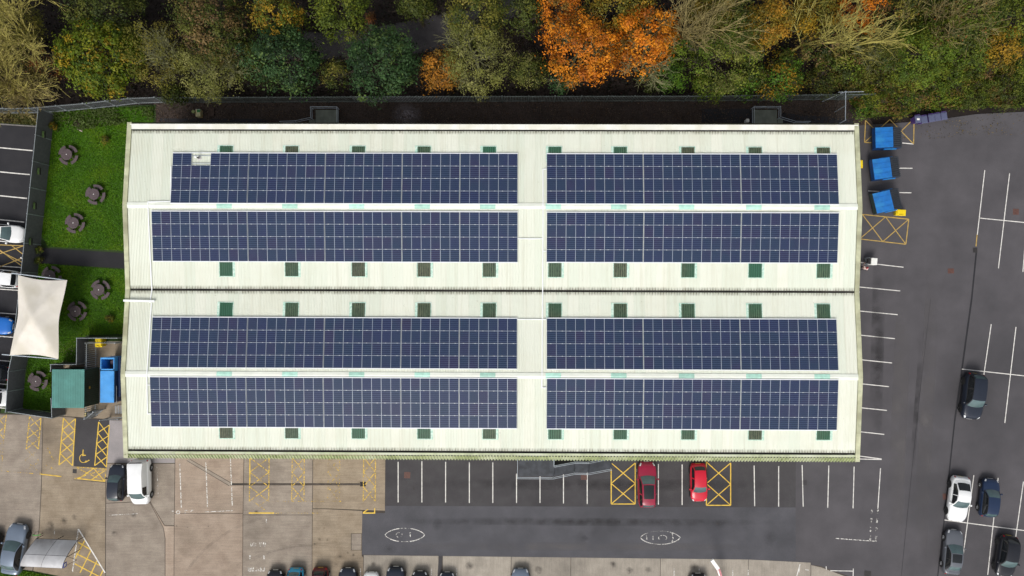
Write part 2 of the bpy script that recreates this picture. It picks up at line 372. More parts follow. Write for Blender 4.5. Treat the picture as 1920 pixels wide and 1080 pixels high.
stripe('box_edge', (1692, 268), (1713, 270), .1, ZP + .001, M_WHITE, car_park); stripe('box_edge', (1621, 267), (1634, 267.5), .1, ZP + .001, M_YELL_D, car_park)
# staff parking on the left
for y in (275, 320, 364.5, 409): line((-60, y - 3.5), (61 - (y - 275) * .115, y + 7.5), par=west_park, z=.006, w=.11)
for y in (499, 542, 586.5, 630, 675, 718.5, 763): line((-60, y - 4), (40 - (y - 499) * .115, y + 2.5), par=west_park, z=.006)
for p in (((-6, 468), (46, 494)), ((20, 459), (42, 476)), ((-20, 482), (44, 461)), ((-5, 502), (41, 484)), ((-20, 455), (40, 498)), ((-30, 458), (46, 461))): stripe('hatch_line', *p, .09, .006 + .001 * (p[0][0] % 3), M_YELL_D, west_park)
# yard: yellow disabled bays, left
hatch_box([(119, 784), (141.5, 785), (136, 873), (110.5, 872)], M_YELL, 4, yard, ZSP, .1, (0, 1, 0, 1))
hatch_box([(185, 791), (205, 797), (199.5, 876), (177.5, 873)], M_YELL, 4, yard, ZSP, .1, (0, 1, 0, 1))
hatch_box([(55.5, 781), (77, 784), (72, 842), (49, 842)], M_YELL_W, 3, yard, ZSP, .09, (0, 1, 0, 1))
hatch_box([(-10, 776), (12, 777), (7, 822), (-14, 822)], M_YELL_W, 2, yard, ZSP, .09, (0, 1, 0, 1))
hatch_box([(49, 842), (72, 843), (78, 888), (44, 884)], M_YELL_V, 2, yard, ZSP, .08, (0, 0, 0, 0))
hatch_box([(-14, 822), (7, 824), (3, 880), (-20, 880)], M_YELL_V, 2, yard, ZSP, .08, (0, 1, 0, 0))
hatch_box([(142, 876), (199, 879), (196.5, 903), (140, 898)], M_YELL_W, 1, yard, ZSP, .09, (1, 1, 0, 0))
stripe('hatch_line', (176, 878), (147, 898), .09, ZSP + .002, M_YELL, yard); stripe('hatch_line', (176, 878), (196, 902), .09, ZSP + .003, M_YELL, yard); stripe('hatch_line', (197, 882), (172, 899), .09, ZSP + .002, M_YELL, yard)
stripe('box_edge', (144, 897), (197, 902.5), .11, ZSP, M_YELL, yard)
stripe('box_edge', (76, 889), (115, 893.5), .1, ZSP, M_YELL, yard); stripe('box_edge', (-10, 882), (76, 889), .08, ZSP, M_YELL_V, yard)
stripe('hatch_line', (88, 838), (100, 862), .12, ZSP, M_YELL_V, yard); stripe('hatch_line', (86, 872), (102, 880), .12, ZSP, M_YELL_V, yard)
# wheelchair symbol
def arc_stroke(name, c, rx, ry, a0, a1, w, z, m, par, n=14, pw=1.0):
    sp = lambda a: math.copysign(abs(math.sin(a)) ** pw, math.sin(a))
    mb = MB(); rows = []
    for k in range(n + 1):
        a = R(a0 + (a1 - a0) * k / n); p = V(c[0] + rx * math.cos(a), c[1] - ry * sp(a), z)
        q = V(c[0] + (rx + w) * math.cos(a), c[1] - (ry + w) * sp(a), z); rows.append([p, q])
    mb.grid(rows, 0, False)
    o = mb.build(name, m, par)
    if o.data.polygons[0].normal.z < 0: o.data.flip_normals()
    return o
arc_stroke('wheelchair_symbol', (156, 859.5), 6.2, 7.2, 75, 330, 1.3, ZSP, M_YELL, yard)
for p in (((156, 843), (155, 855)), ((155, 854), (161, 853.5)), ((160, 867), (167.5, 862.5))): stripe('wheelchair_symbol', *p, .085, ZSP + .001, M_YELL, yard)
# triangular hatch beside the cycle shelter
for p in (((147, 992), (136, 1072)),): stripe('box_edge', *p, .12, ZSP, M_WHITE_W, yard)
stripe('box_edge', (147, 992), (197, 1074), .12, ZSP + .001, M_WHITE, yard)
for p in (((159, 1013), (141, 1047)), ((171, 1031), (150, 1074)), ((182, 1051), (166, 1086)), ((194, 1068), (186, 1084)), ((147, 1017), (169, 1030)), ((143, 1038), (187, 1060)), ((140, 1057), (186, 1081))):
    stripe('hatch_line', *p, .11, ZSP + .001 * (p[0][0] % 3), M_YELL, yard)
stripe('bay_line', (103, 985), (101, 1012), .06, ZSP, M_WHITE_V, yard)
# yard: white and yellow lines, middle
for p in (((337, 868), (340, 953)), ((386, 867), (389, 951)), ((432, 858), (435.5, 948))): stripe('bay_line', *p, .09, ZSP, M_WHITE_W, yard)
stripe('bay_line', (383, 960), (436, 957.5), .08, ZSP, M_WHITE_W, yard); stripe('bay_line', (205, 966), (258, 963), .05, ZSP, M_WHITE_W, yard)
stripe('bay_line', (249, 945), (249.5, 957), .05, ZSP, M_WHITE_V, yard); stripe('bay_line', (294, 872), (297, 935), .06, ZSP, M_WHITE_V, yard)
arc_stroke('worn_letter', (334, 960.5), 2.8, 2.3, 0, 360, 1.1, ZSP, M_WHITE, yard)
for p in (((320, 958.5), (327, 958.2)), ((346, 957.6), (352, 957)), ((345.5, 962), (348.5, 961)), ((357.5, 959), (360, 956.5)), ((360, 956.5), (363, 956.6))): stripe('worn_letter', *p, .075, ZSP, M_WHITE_W, yard)
for x0, x1, my, n in ((468.5, 504.5, M_YELL_W, 3), (548, 570.5, M_YELL_W, 3), (615.5, 637, M_YELL_V, 3), (682, 704, M_YELL_W, 3)):
    hatch_box([(x0, 858), (x1, 858), (x1 - .5, 940), (x0 - 1, 940)], my, n, yard, ZSP, .09, (0, 1, 0, 1))
stripe('box_edge', (468.5, 858), (468.5, 905), .1, ZSP + .003, M_YELL, yard)
hatch_box([(467.5, 935), (505, 935), (505, 962), (467.5, 962)], M_YELL_V, 1, yard, ZSP, .08, (0, 0, 0, 0))
stripe('box_edge', (466.5, 962), (514, 962), .13, ZSP, M_YELL, yard); stripe('box_edge', (514, 962), (600, 962), .09, ZSP, M_YELL_V, yard); stripe('box_edge', (505, 940), (640, 940), .09, ZSP, M_YELL_V, yard)
stripe('box_edge', (680.5, 962), (703.5, 962), .13, Z1 + .012, M_YELL, drive); stripe('box_edge', (702.5, 953), (702.5, 962), .1, ZSP, M_YELL, yard); stripe('hatch_line', (681, 961), (690, 955), .1, ZSP, M_YELL, yard)
for y, ps in ((977, [(499, 500, .09)]), (1021, [(470, 474, .05), (476, 480, .05), (487, 490, .05), (494, 498, .12)]), (1045, [(468, 469.5, .1), (494.5, 496, .1)]), (1068, [(466, 470, .16), (472, 475, .06), (475, 482, .07), (484, 488, .05), (489, 496, .12)])):
    for x0, x1, w in ps:
        stripe('worn_letter', (x0, y - 4), (x0 + .6, y + 3.5), w, ZSP, M_WHITE_W, yard); stripe('worn_letter', (x0, y + 3), (x1, y + 2), w * .8, ZSP + .001, M_WHITE_W, yard)
        stripe('worn_letter', (x1, y - 4), (x1 - 1, y + 3), w * .7, ZSP + .002, M_WHITE_W, yard)
for x in (676, 809, 856, 1264, 1311, 1374, 1403): stripe('bay_line', (x, 1066), (x - .3, 1110), .07, ZSP, M_WHITE_W, yard)
for p in (((1499, 1061), (1498, 1073)), ((1549, 1062), (1549.5, 1068)), ((1557, 1070), (1600, 1070.8)), ((1600, 1066), (1599.5, 1086)), ((1510, 1068), (1516, 1069))): stripe('bay_line', *p, .08, ZSP + .002, M_WHITE, yard)
# speed roundels: long ellipse with worn figures (0 1 seen from above; the second too worn to read whole)
def roundel(c, rx, ry, segs, figs):
    for a0, a1, w, m in segs: arc_stroke('roundel_ring', c, rx, ry, a0, a1, w, Z1 + .008, m, drive, 10, 1.35)
    for p0, p1, w in figs: stripe('roundel_figure', (c[0] + p0[0], c[1] + p0[1]), (c[0] + p1[0], c[1] + p1[1]), w, Z1 + .009, M_WHITE_W, drive)
roundel((759, 1003), 36, 12, [(-75, 38, 1.7, M_WHITE_M), (38, 70, 1.4, M_WHITE_M), (70, 108, 1.2, M_WHITE_V), (108, 180, 1.5, M_WHITE_M), (180, 222, 1.5, M_WHITE_W), (222, 250, 1.8, M_WHITE_M), (250, 285, 1.2, M_WHITE_V)],
        [((10, -4), (10.3, 4), .09), ((9, -4), (11.5, -4.2), .07)])
arc_stroke('roundel_figure', (748.5, 1003), 5.2, 4, 80, 250, 1.1, Z1 + .008, M_WHITE_W, drive); arc_stroke('roundel_figure', (748.5, 1003), 5.2, 4, 270, 400, 1.0, Z1 + .008, M_WHITE_V, drive)
roundel((1238, 1008), 36, 12, [(-80, -35, 1.5, M_WHITE_M), (-35, 20, 2.0, M_WHITE_W), (20, 60, 1.2, M_WHITE_W), (60, 130, .9, M_WHITE_V), (130, 200, 1.8, M_WHITE_W), (200, 240, 1.6, M_WHITE_M), (240, 280, 1.2, M_WHITE_W)],
        [((22, -9), (24, 2), .10), ((24, 2), (22, 8), .10), ((-26, -5), (-25, 4), .08), ((-13.5, -3), (-13.5, 4), .07)])
arc_stroke('roundel_figure', (1242.5, 1008.5), 7.2, 4.2, -40, 215, 1.1, Z1 + .009, M_WHITE_W, drive)
# manhole covers and gratings let into the surfaces
M_IRON = mat('rusty iron cover', (.10, .045, .035), .7, .3, 12)
M_IRON_D = mat('dark iron grate', (.025, .022, .022), .6, .3, 12)
def cover(px, py, w, h, m, par, z):
    mb = MB(); x, y = U(px, py, z); mb.box(-w / 2, w / 2, -h / 2, h / 2, -.01, .0, 0, .006)
    for k in range(4): mb.box(-w * .4, w * .4, -h * .36 + k * h * .2, -h * .28 + k * h * .2, 0, .006)
    return mb.build('manhole_cover', m, par, (x, y, z), (0, 0, R(random.uniform(-4, 4))))
random.seed(3)
for px, py, w, h, m, par, z in ((763.5, 891, .62, .62, M_IRON, bays, Z1 + .012), (1095, 895, .62, .5, M_IRON, bays, Z1 + .012), (1905, 397, .6, .6, M_IRON, car_park, Z1 + .01), (1783, 508, .62, .5, M_IRON, car_park, ZP), (1828.5, 469, .45, .5, M_IRON_D, car_park, Z1 + .01),
                               (140, 883.5, .42, .42, M_IRON_D, yard, ZS + .008), (1627, 1076, .7, .6, M_IRON_D, car_park, .01), (1771, 931, .35, .6, M_IRON, car_park, .01), (776, 916, .18, .3, M_IRON_D, bays, Z1 + .01), (1508, 905, .5, .5, M_ASPH_BAY, car_park, .01)):
    cover(px, py, w, h, m, par, z)

# oil spots and rubbed tyre marks on the yard
def stain_mat(name, col, amt, scale=2.0, radial=True):
    m, N, L, P = nmat(name); P.inputs['Base Color'].default_value = C4(col); P.inputs['Roughness'].default_value = .8
    tc = N.new('ShaderNodeTexCoord'); nz = N.new('ShaderNodeTexNoise'); nz.inputs['Scale'].default_value = scale; nz.inputs['Detail'].default_value = 4; L.new(tc.outputs['Object'], nz.inputs['Vector'])
    mr = N.new('ShaderNodeMapRange'); mr.inputs['From Min'].default_value = .3; mr.inputs['From Max'].default_value = .75; mr.inputs['To Max'].default_value = amt; L.new(nz.outputs['Fac'], mr.inputs['Value']); out = mr.outputs[0]
    if radial:
        g_ = N.new('ShaderNodeTexGradient'); g_.gradient_type = 'SPHERICAL'; mp = N.new('ShaderNodeMapping'); mp.inputs['Location'].default_value = (-1, -1, 0); mp.inputs['Scale'].default_value = (2, 2, 0); L.new(tc.outputs['Generated'], mp.inputs['Vector']); L.new(mp.outputs[0], g_.inputs['Vector'])
        mu = N.new('ShaderNodeMath'); mu.operation = 'MULTIPLY'; L.new(out, mu.inputs[0]); L.new(g_.outputs['Fac'], mu.inputs[1]); out = mu.outputs[0]
    tr = N.new('ShaderNodeBsdfTransparent'); mx = N.new('ShaderNodeMixShader'); L.new(out, mx.inputs['Fac']); L.new(tr.outputs[0], mx.inputs[1]); L.new(P.outputs[0], mx.inputs[2]); L.new(mx.outputs[0], N['Material Output'].inputs['Surface'])
    return m
M_OIL = stain_mat('oil stain', (.045, .038, .033), .85); M_RUB = stain_mat('tyre mark', (.08, .066, .055), .16, 1.5, False); M_DAMP = stain_mat('damp patch', (.030, .030, .034), .38, 1.0)
def blot(px, py, r, seed, m=None, par=None):
    rng = random.Random(seed); k = 11; P = []
    for i in range(k): a = 2 * math.pi * i / k; q = r * rng.uniform(.6, 1.2); P.append((px + q * math.cos(a), py + q * math.sin(a)))
    NST[0] += 1; return sheet('oil_stain', P, ZS + .003 + (NST[0] % 19) * .0001, m or M_OIL, par or yard)
for k, (px, py, r) in enumerate(((637, 1044, 5), (652, 1036, 3), (630, 1058, 4), (662, 1040, 4), (600, 1012, 4), (614, 1012, 3), (590, 1020, 3), (331, 986, 2), (352, 989, 2), (391, 987, 2), (608, 990, 1.8), (606, 982, 1.2), (416, 1023, 1.5), (120, 975, 9), (95, 985, 10), (140, 970, 7), (215, 1000, 8), (640, 1075, 7), (735, 1060, 8), (880, 1060, 10), (1010, 1068, 9), (1150, 1058, 8), (1180, 1070, 8), (1300, 1062, 10), (1215, 1068, 7), (480, 960, 5), (700, 1058, 6), (250, 965, 7))): blot(px, py, r, k)
arc_stroke('tyre_mark', (560, 1180), 240, 215, 95, 150, 5, ZS + .0035, M_RUB, yard, 20); arc_stroke('tyre_mark', (620, 1290), 330, 270, 80, 122, 4, ZS + .004, M_RUB, yard, 20); arc_stroke('tyre_mark', (600, 1110), 170, 86, 80, 140, 3, ZS + .0045, M_RUB, yard, 20)
for k, (px, py, r) in enumerate(((1120, 1000, 26), (1150, 985, 18), (1090, 1010, 15), (960, 990, 14), (1440, 1010, 18), (820, 985, 12), (730, 1030, 14), (1350, 985, 12))):
    NST[0] += 1; o_ = blot(px, py, r, 50 + k, M_DAMP, drive); o_.location.z = Z1 - ZS + .001

# worn wheel lanes down the car park
M_LANE = stain_mat('polished wheel lane', (.14, .13, .13), .75, .5); M_LANED = stain_mat('dark drip lane', (.030, .028, .030), .85, .8)
for p0, p1, w, m_ in (((1700, 480), (1672, 1090), 1.6, M_LANE), ((1752, 470), (1722, 1090), 1.4, M_LANE), ((1650, 470), (1640, 850), 1.3, M_LANED), ((1730, 620), (1708, 900), .5, M_LANED), ((740, 905), (1490, 912), 1.2, M_LANED), ((700, 975), (1488, 982), .8, M_LANED), ((700, 1022), (1488, 1028), .9, M_LANE)):
    stripe('wheel_lane', p0, p1, w, Z1 + .004, m_, car_park)

sheet('washed_gravel', [(738, 198), (760, 190), (784, 196), (794, 215), (790, 240), (734, 240), (730, 216)], -.013, stain_mat('pale washed gravel', (.20, .175, .185), 1.5, 5.0), north_strip)
# ------------------------------------------------------------------ the warehouse
BC = Vector((-2.4277, 0.5642)); BROT = -0.0034527
BL, BW, HE, DR = 33.618, 15.4546, 6.6, 0.62
RIDGE = 7.70
cb, sb = math.cos(BROT), math.sin(BROT)
def BLOC(px, py, z):
    x, y = U(px, py, z); x -= BC.x; y -= BC.y
    return x * cb + y * sb, -x * sb + y * cb
def roofz(y): return HE + DR * (1 - abs(abs(y) - RIDGE) / RIDGE)
def BL_iter(px, py, dz=0.0):
    z = 6.9
    for _ in range(4):
        x, y = BLOC(px, py, z); z = roofz(y) + dz
    return x, y
SLOPE = math.atan2(DR, RIDGE)
bld = thing('warehouse', 'long white twin-ridged warehouse with ribbed metal roof under the solar arrays', 'warehouse', (BC.x, BC.y, 0), BROT)

SW_M = (2 * BL - .84) / 66
def roof_mat():
    m, N, L, P = nmat('white coated roof sheet')
    P.inputs['Roughness'].default_value = 0.55; P.inputs['Specular IOR Level'].default_value = 0.3
    tc = N.new('ShaderNodeTexCoord'); oi = N.new('ShaderNodeObjectInfo'); ge = N.new('ShaderNodeNewGeometry')
    def mp(vec, s):
        q = N.new('ShaderNodeMapping'); q.inputs['Scale'].default_value = s; L.new(vec, q.inputs['Vector']); return q.outputs[0]
    def noise(vec, s, d=4, r=.6):
        n = N.new('ShaderNodeTexNoise'); n.inputs['Scale'].default_value = s; n.inputs['Detail'].default_value = d; n.inputs['Roughness'].default_value = r; L.new(vec, n.inputs['Vector']); return n.outputs['Fac']
    def ramp(f, a, b, ca, cb_):
        r = N.new('ShaderNodeValToRGB'); r.color_ramp.elements[0].position = a; r.color_ramp.elements[1].position = b; r.color_ramp.elements[0].color = ca; r.color_ramp.elements[1].color = cb_; L.new(f, r.inputs[0]); return r.outputs[0]
    def mix(f, a, b_, t='MIX'):
        x = N.new('ShaderNodeMixRGB'); x.blend_type = t
        for sock, v in ((x.inputs['Fac'], f), (x.inputs['Color1'], a), (x.inputs['Color2'], b_)):
            if isinstance(v, (float, tuple)): sock.default_value = v
            else: L.new(v, sock)
        return x.outputs[0]
    W = ge.outputs['Position']
    base = ramp(oi.outputs['Random'], 0, 1, (.68, .72, .62, 1), (.75, .765, .67, 1))
    streak = ramp(noise(mp(W, (4.0, .10, .10)), 1.0, 5, .7), .50, .80, (0, 0, 0, 1), (.5, .5, .5, 1))
    out = mix(streak, base, (.50, .48, .36, 1))
    blot = ramp(noise(W, .25, 4), .5, .75, (0, 0, 0, 1), (.4, .4, .4, 1)); out = mix(blot, out, (.62, .62, .50, 1))
    # grime gathered at the gutter end of the sheet (local y = 0)
    sx = N.new('ShaderNodeSeparateXYZ'); L.new(tc.outputs['Object'], sx.inputs[0])
    gr = N.new('ShaderNodeMapRange'); gr.inputs['From Min'].default_value = .34; gr.inputs['From Max'].default_value = 0.0; L.new(sx.outputs['Y'], gr.inputs['Value'])
    gm = N.new('ShaderNodeMath'); gm.operation = 'MULTIPLY'; L.new(gr.outputs[0], gm.inputs[0])
    fr = N.new('ShaderNodeMath'); fr.operation = 'MULTIPLY'; fr.inputs[1].default_value = 7 / (SW_M - .004); L.new(sx.outputs['X'], fr.inputs[0])
    f2 = N.new('ShaderNodeMath'); f2.operation = 'PINGPONG'; f2.inputs[1].default_value = .5; L.new(fr.outputs[0], f2.inputs[0])
    f3 = N.new('ShaderNodeMapRange'); f3.inputs['From Min'].default_value = .34; f3.inputs['From Max'].default_value = .12; f3.inputs['To Max'].default_value = 1.9; L.new(f2.outputs[0], f3.inputs['Value'])
    nn = N.new('ShaderNodeMath'); nn.operation = 'MULTIPLY'; L.new(f3.outputs[0], nn.inputs[0]); L.new(ramp(noise(mp(W, (2.5, 1, 1)), 1.0, 4, .7), .35, .6, (.25, .25, .25, 1), (1, 1, 1, 1)), nn.inputs[1]); L.new(nn.outputs[0], gm.inputs[1])
    out = mix(gm.outputs[0], out, (.13, .12, .07, 1))
    speck = ramp(noise(W, 3.5, 3, .5), .72, .76, (0, 0, 0, 1), (.35, .35, .35, 1)); out = mix(speck, out, (.3, .3, .24, 1))
    L.new(out, P.inputs['Base Color']); return m
M_ROOF = roof_mat()
M_CAPW = mat('white eaves capping', (.78, .78, .72), .5, .06, 1.0, col3=(.68, .67, .56), scale3=.8)
M_CAPG = mat('green stained capping', (.46, .50, .32), .6, .15, 1.5, col3=(.60, .63, .48), scale3=.35)
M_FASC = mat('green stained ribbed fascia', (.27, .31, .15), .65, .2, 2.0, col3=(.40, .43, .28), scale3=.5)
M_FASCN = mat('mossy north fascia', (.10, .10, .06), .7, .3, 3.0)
M_BARGE = mat('weathered barge capping', (.50, .51, .34), .6, .18, 1.3, col3=(.30, .29, .18), scale3=.45, objrand=.12)
M_GUT = mat('silted gutter', (.020, .018, .015), .8, .5, 3.0, col3=(.09, .085, .075), scale3=.25)
M_WALLC = mat('pale wall cladding', (.50, .52, .44), .6, .08, 1.0)
M_RIDGE = mat('white ridge capping', (.76, .79, .70), .5, .05, 1.0, objrand=.03)
M_RLITE = mat('teal ridge light', (.40, .66, .55), .4, .12, 2.5, objrand=.16)
M_GLITE = mat('weathered translucent sheet', (.085, .115, .065), .45, .5, 4.0, col2=(.175, .175, .110), stretch=(4, .5, 1), col3=(.040, .165, .095), scale3=.10, objrand=.25, coord='World')
M_LFLASH = mat('pale green paint overlap', (.34, .58, .46), .6, .1, 5.0, col2=(.64, .77, .68), coord='World')
M_DOOR = mat('grey steel door', (.18, .19, .20), .5, .1, 2.0)

w0 = .62
MB().box(-BL + w0, BL - w0, -BW + w0, BW - w0, -.1, HE - .25).build('wall', M_WALLC, bld)
# gable triangles up to the roof on both ends
mb = MB()
for s in (-1, 1):
    x = s * (BL - .32)
    for c in (-RIDGE, RIDGE):
        vs = [(x - .06, c - RIDGE + .1, HE - .3), (x - .06, c + RIDGE - .1, HE - .3), (x - .06, c + RIDGE - .1, HE - .02), (x - .06, c, HE + DR - .04), (x - .06, c - RIDGE + .1, HE - .02)]
        vs += [(p[0] + .12, p[1], p[2]) for p in vs]
        mb.add(vs, [(4, 3, 2, 1, 0), (5, 6, 7, 8, 9)] + [(i, (i + 1) % 5, 5 + (i + 1) % 5, 5 + i) for i in range(5)])
mb.build('gable', M_WALLC, bld)
for x, yy in ((-22.3, 1), (20.9, 1), (3.0, -1), (-10.0, -1)):
    MB().box(x - .55, x + .55, yy * (BW - w0) - .03, yy * (BW - w0) + .03, 0.1, 2.2, 0, .01).build('door', M_DOOR, bld)

# ribbed roof sheets, one object for each metre of roof
NSH = 66; X0S, X1S = -BL + .42, BL - .42; SW = (X1S - X0S) / NSH
YG = {'N': 14.66, 'V': .10, 'S': 14.64}
def rib_rows(w, n, h, top=.028, side=.02):
    """outline across the ribs of one sheet: list of (x, z)"""
    p = w / n; out = []
    for k in range(n):
        c = (k + .5) * p
        out += [(k * p + .0, 0), (c - top / 2 - side, 0), (c - top / 2, h), (c + top / 2, h), (c + top / 2 + side, 0)]
    out.append((w, 0)); return out
def ribbed(w, n, h, length, thick=0.0):
    pr = rib_rows(w, n, h); mb = MB()
    mb.grid([[(x, 0, z) for x, z in pr], [(x, length, z) for x, z in pr]], 0, False)
    mb.grid([[(x, 0, z - .012) for x, z in pr], [(x, 0, z) for x, z in pr]], 0, False)
    return mb
lens = {}
def roof_slope(y_low, y_high):
    """sheets running from the gutter end up to the ridge"""
    L_ = math.hypot(abs(y_high) - abs(y_low), 0) / math.cos(SLOPE); L_ = abs(y_high - y_low) / math.cos(SLOPE) - .02
    me = ribbed(SW - .004, 7, .034, L_).mesh('roof_sheet'); me.materials.append(M_ROOF)
    up = 1 if y_high > y_low else -1
    for k in range(NSH):
        x = X0S + k * SW if up > 0 else X0S + (k + 1) * SW
        o = link('roof_sheet', me, bld, (x, y_low, roofz(y_low)), (SLOPE, 0, 0 if up > 0 else math.pi))
roof_slope(YG['N'], RIDGE); roof_slope(YG['V'], RIDGE); roof_slope(-YG['V'], -RIDGE); roof_slope(-YG['S'], -RIDGE)
# ridge cappings and ridge lights
LX = [424, 547, 672, 795, 917.5, 1040.5, 1163, 1290, 1416, 1544]
for s, py in ((1, 388), (-1, 702)):
    xs = [BL_iter(x - 3, py)[0] for x in LX]; hw = .70; cur = -BL + .2
    def ridge_piece(name, a, c, m, dz=0, hwid=.27):
        mb = MB(); y = s * RIDGE; z = HE + DR + .085 + dz; d = .05
        mb.add([(a, y - hwid, z - d), (c, y - hwid, z - d), (c, y, z), (a, y, z), (c, y + hwid, z - d), (a, y + hwid, z - d), (a, y - hwid, z - d - .02), (c, y - hwid, z - d - .02), (a, y + hwid, z - d - .02), (c, y + hwid, z - d - .02)],
               [(0, 1, 2, 3), (3, 2, 4, 5), (6, 7, 1, 0), (5, 4, 9, 8)])
        return mb.build(name, m, bld)
    for x in xs + [None]:
        e = BL - .2 if x is None else x - hw
        n = max(1, round((e - cur) / 3.2)); st = (e - cur) / n
        for k in range(n): ridge_piece('ridge_cap', cur + k * st + .004, cur + (k + 1) * st - .004, M_RIDGE)
        if x is not None: ridge_piece('ridge_light', x - hw + .004, x + hw - .004, M_RLITE, .004); cur = x + hw
# rooflights in the slopes
mb_ = ribbed(1.2, 6, .05, 1.28)
for i_ in range(30):
    if i_ % 5 in (0, 4): mb_.m[i_] = 1
me_l = mb_.mesh('roof_light'); me_l.materials.append(M_GLITE); me_l.materials.append(mat('painted shade in the light troughs', (.048, .062, .036), .6, .5, 4.0, col3=(.020, .085, .048), scale3=.10, coord='World'))  # darker trough colour paints in shade so the fine ribs show
me_f = MB().add([(-.07, -.08, -.006), (1.42, -.08, -.006), (1.42, 1.42, -.006), (-.07, 1.42, -.006)], [(0, 1, 2, 3)]).mesh('flashing'); me_f.materials.append(M_LFLASH)
for row, (py, s) in enumerate(((288, 'n'), (506, 's'), (582, 'n'), (810, 's'))):
    for k, x in enumerate(LX):
        lx, ly = BL_iter(x, py + (x - 960) * .0028, .04)
        if s == 's':
            a = (lx - .6, ly - .64); rot = (SLOPE, 0, 0); off = 0
            if ly < 0: rot = (SLOPE, 0, 0)
        else: a = (lx + .6, ly + .64); rot = (SLOPE, 0, math.pi)
        o = link('roof_light', me_l, bld, (a[0], a[1], roofz(a[1]) + .05), rot)
        link('flashing', me_f, o)
# gutters, cappings and fascias
def strip(name, y0, z0, y1, z1, m, xa=-BL, xb=BL, n=1, gap=.003, th=.03):
    st = (xb - xa) / n
    for k in range(n):
        a, c = xa + k * st + gap, xa + (k + 1) * st - gap
        vs = [(a, y0, z0), (c, y0, z0), (c, y1, z1), (a, y1, z1)]; vs += [(p[0], p[1], p[2] - th) for p in vs]
        f = [(0, 1, 2, 3), (7, 6, 5, 4), (0, 4, 5, 1), (1, 5, 6, 2), (2, 6, 7, 3), (3, 7, 4, 0)]
        if y1 < y0: f = [q[::-1] for q in f]
        MB().add(vs, f).build(name, m, bld)
def ribbed_band(name, y0, z0, y1, z1, m, pitch=.28, h=.11):
    n = int(2 * BL / pitch); pr = rib_rows(2 * BL - .1, n, h, .10, .04)
    d = Vector((0, y1 - y0, z1 - z0)).normalized(); nrm = Vector((0, -d.z, d.y)) if d.y > 0 else Vector((0, d.z, -d.y))
    if nrm.z < 0: nrm = -nrm
    mb = MB(); rows = []
    for (yy, zz) in ((y0, z0), (y1, z1)): rows.append([(-BL + .05 + x, yy + nrm.y * q, zz + nrm.z * q) for x, q in pr])
    mb.grid(rows, 0, False, flip=y1 < y0); return mb.build(name, m, bld)
ZC = HE + .10
strip('gutter', 14.56, HE - .10, 14.80, HE - .10, M_GUT, -BL + .3, BL - .3, 1)
strip('eaves_capping', 14.80, ZC, 15.29, ZC + .02, M_CAPW, -BL + .28, BL - .05, 22)
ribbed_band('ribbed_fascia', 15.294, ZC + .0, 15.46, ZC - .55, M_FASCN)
strip('gutter', -.16, HE - .12, .16, HE - .12, M_GUT, -BL + .1, BL - .1, 1)
strip('gutter', -14.86, HE - .12, -14.55, HE - .12, M_GUT, -BL + .3, BL - .3, 1)
strip('eaves_capping', -14.83, ZC, -15.03, ZC + .01, M_CAPG, -BL + .05, BL - .05, 22)
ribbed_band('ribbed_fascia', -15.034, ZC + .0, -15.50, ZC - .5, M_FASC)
# barge cappings down the gables, in short lengths
for s in (-1, 1):
    xa, xb = (BL - .40, BL) if s > 0 else (-BL, -BL + .40)
    for (ya, yb) in ((-15.45, -RIDGE), (-RIDGE, 0), (0, RIDGE), (RIDGE, 15.45)):
        n = 3
        for k in range(n):
            y0 = ya + (yb - ya) * k / n + .006; y1 = ya + (yb - ya) * (k + 1) / n - .006
            z0, z1 = roofz(y0) + .10, roofz(y1) + .10
            if abs(y0) > 14.8 or abs(y1) > 14.8: z0 = max(z0, HE + .05); z1 = max(z1, HE + .05)
            vs = [(xa, y0, z0), (xb, y0, z0), (xb, y1, z1), (xa, y1, z1), (xa, y0, z0 - .12), (xb, y0, z0 - .35), (xb, y1, z1 - .35), (xa, y1, z1 - .12)]
            MB().add(vs, [(0, 1, 2, 3), (1, 5, 6, 2), (0, 3, 7, 4), (0, 4, 5, 1), (3, 2, 6, 7)]).build('barge_cap', M_BARGE, bld)
# downpipe brackets / overflow spouts at the valley ends
for s in (-1, 1):
    MB().box(s * BL - .12, s * BL + .12, -.10, .10, HE - .2, HE - .05, 0, .02).build('gutter_spout', mat('grey pvc', (.35, .36, .36), .5, .1), bld)

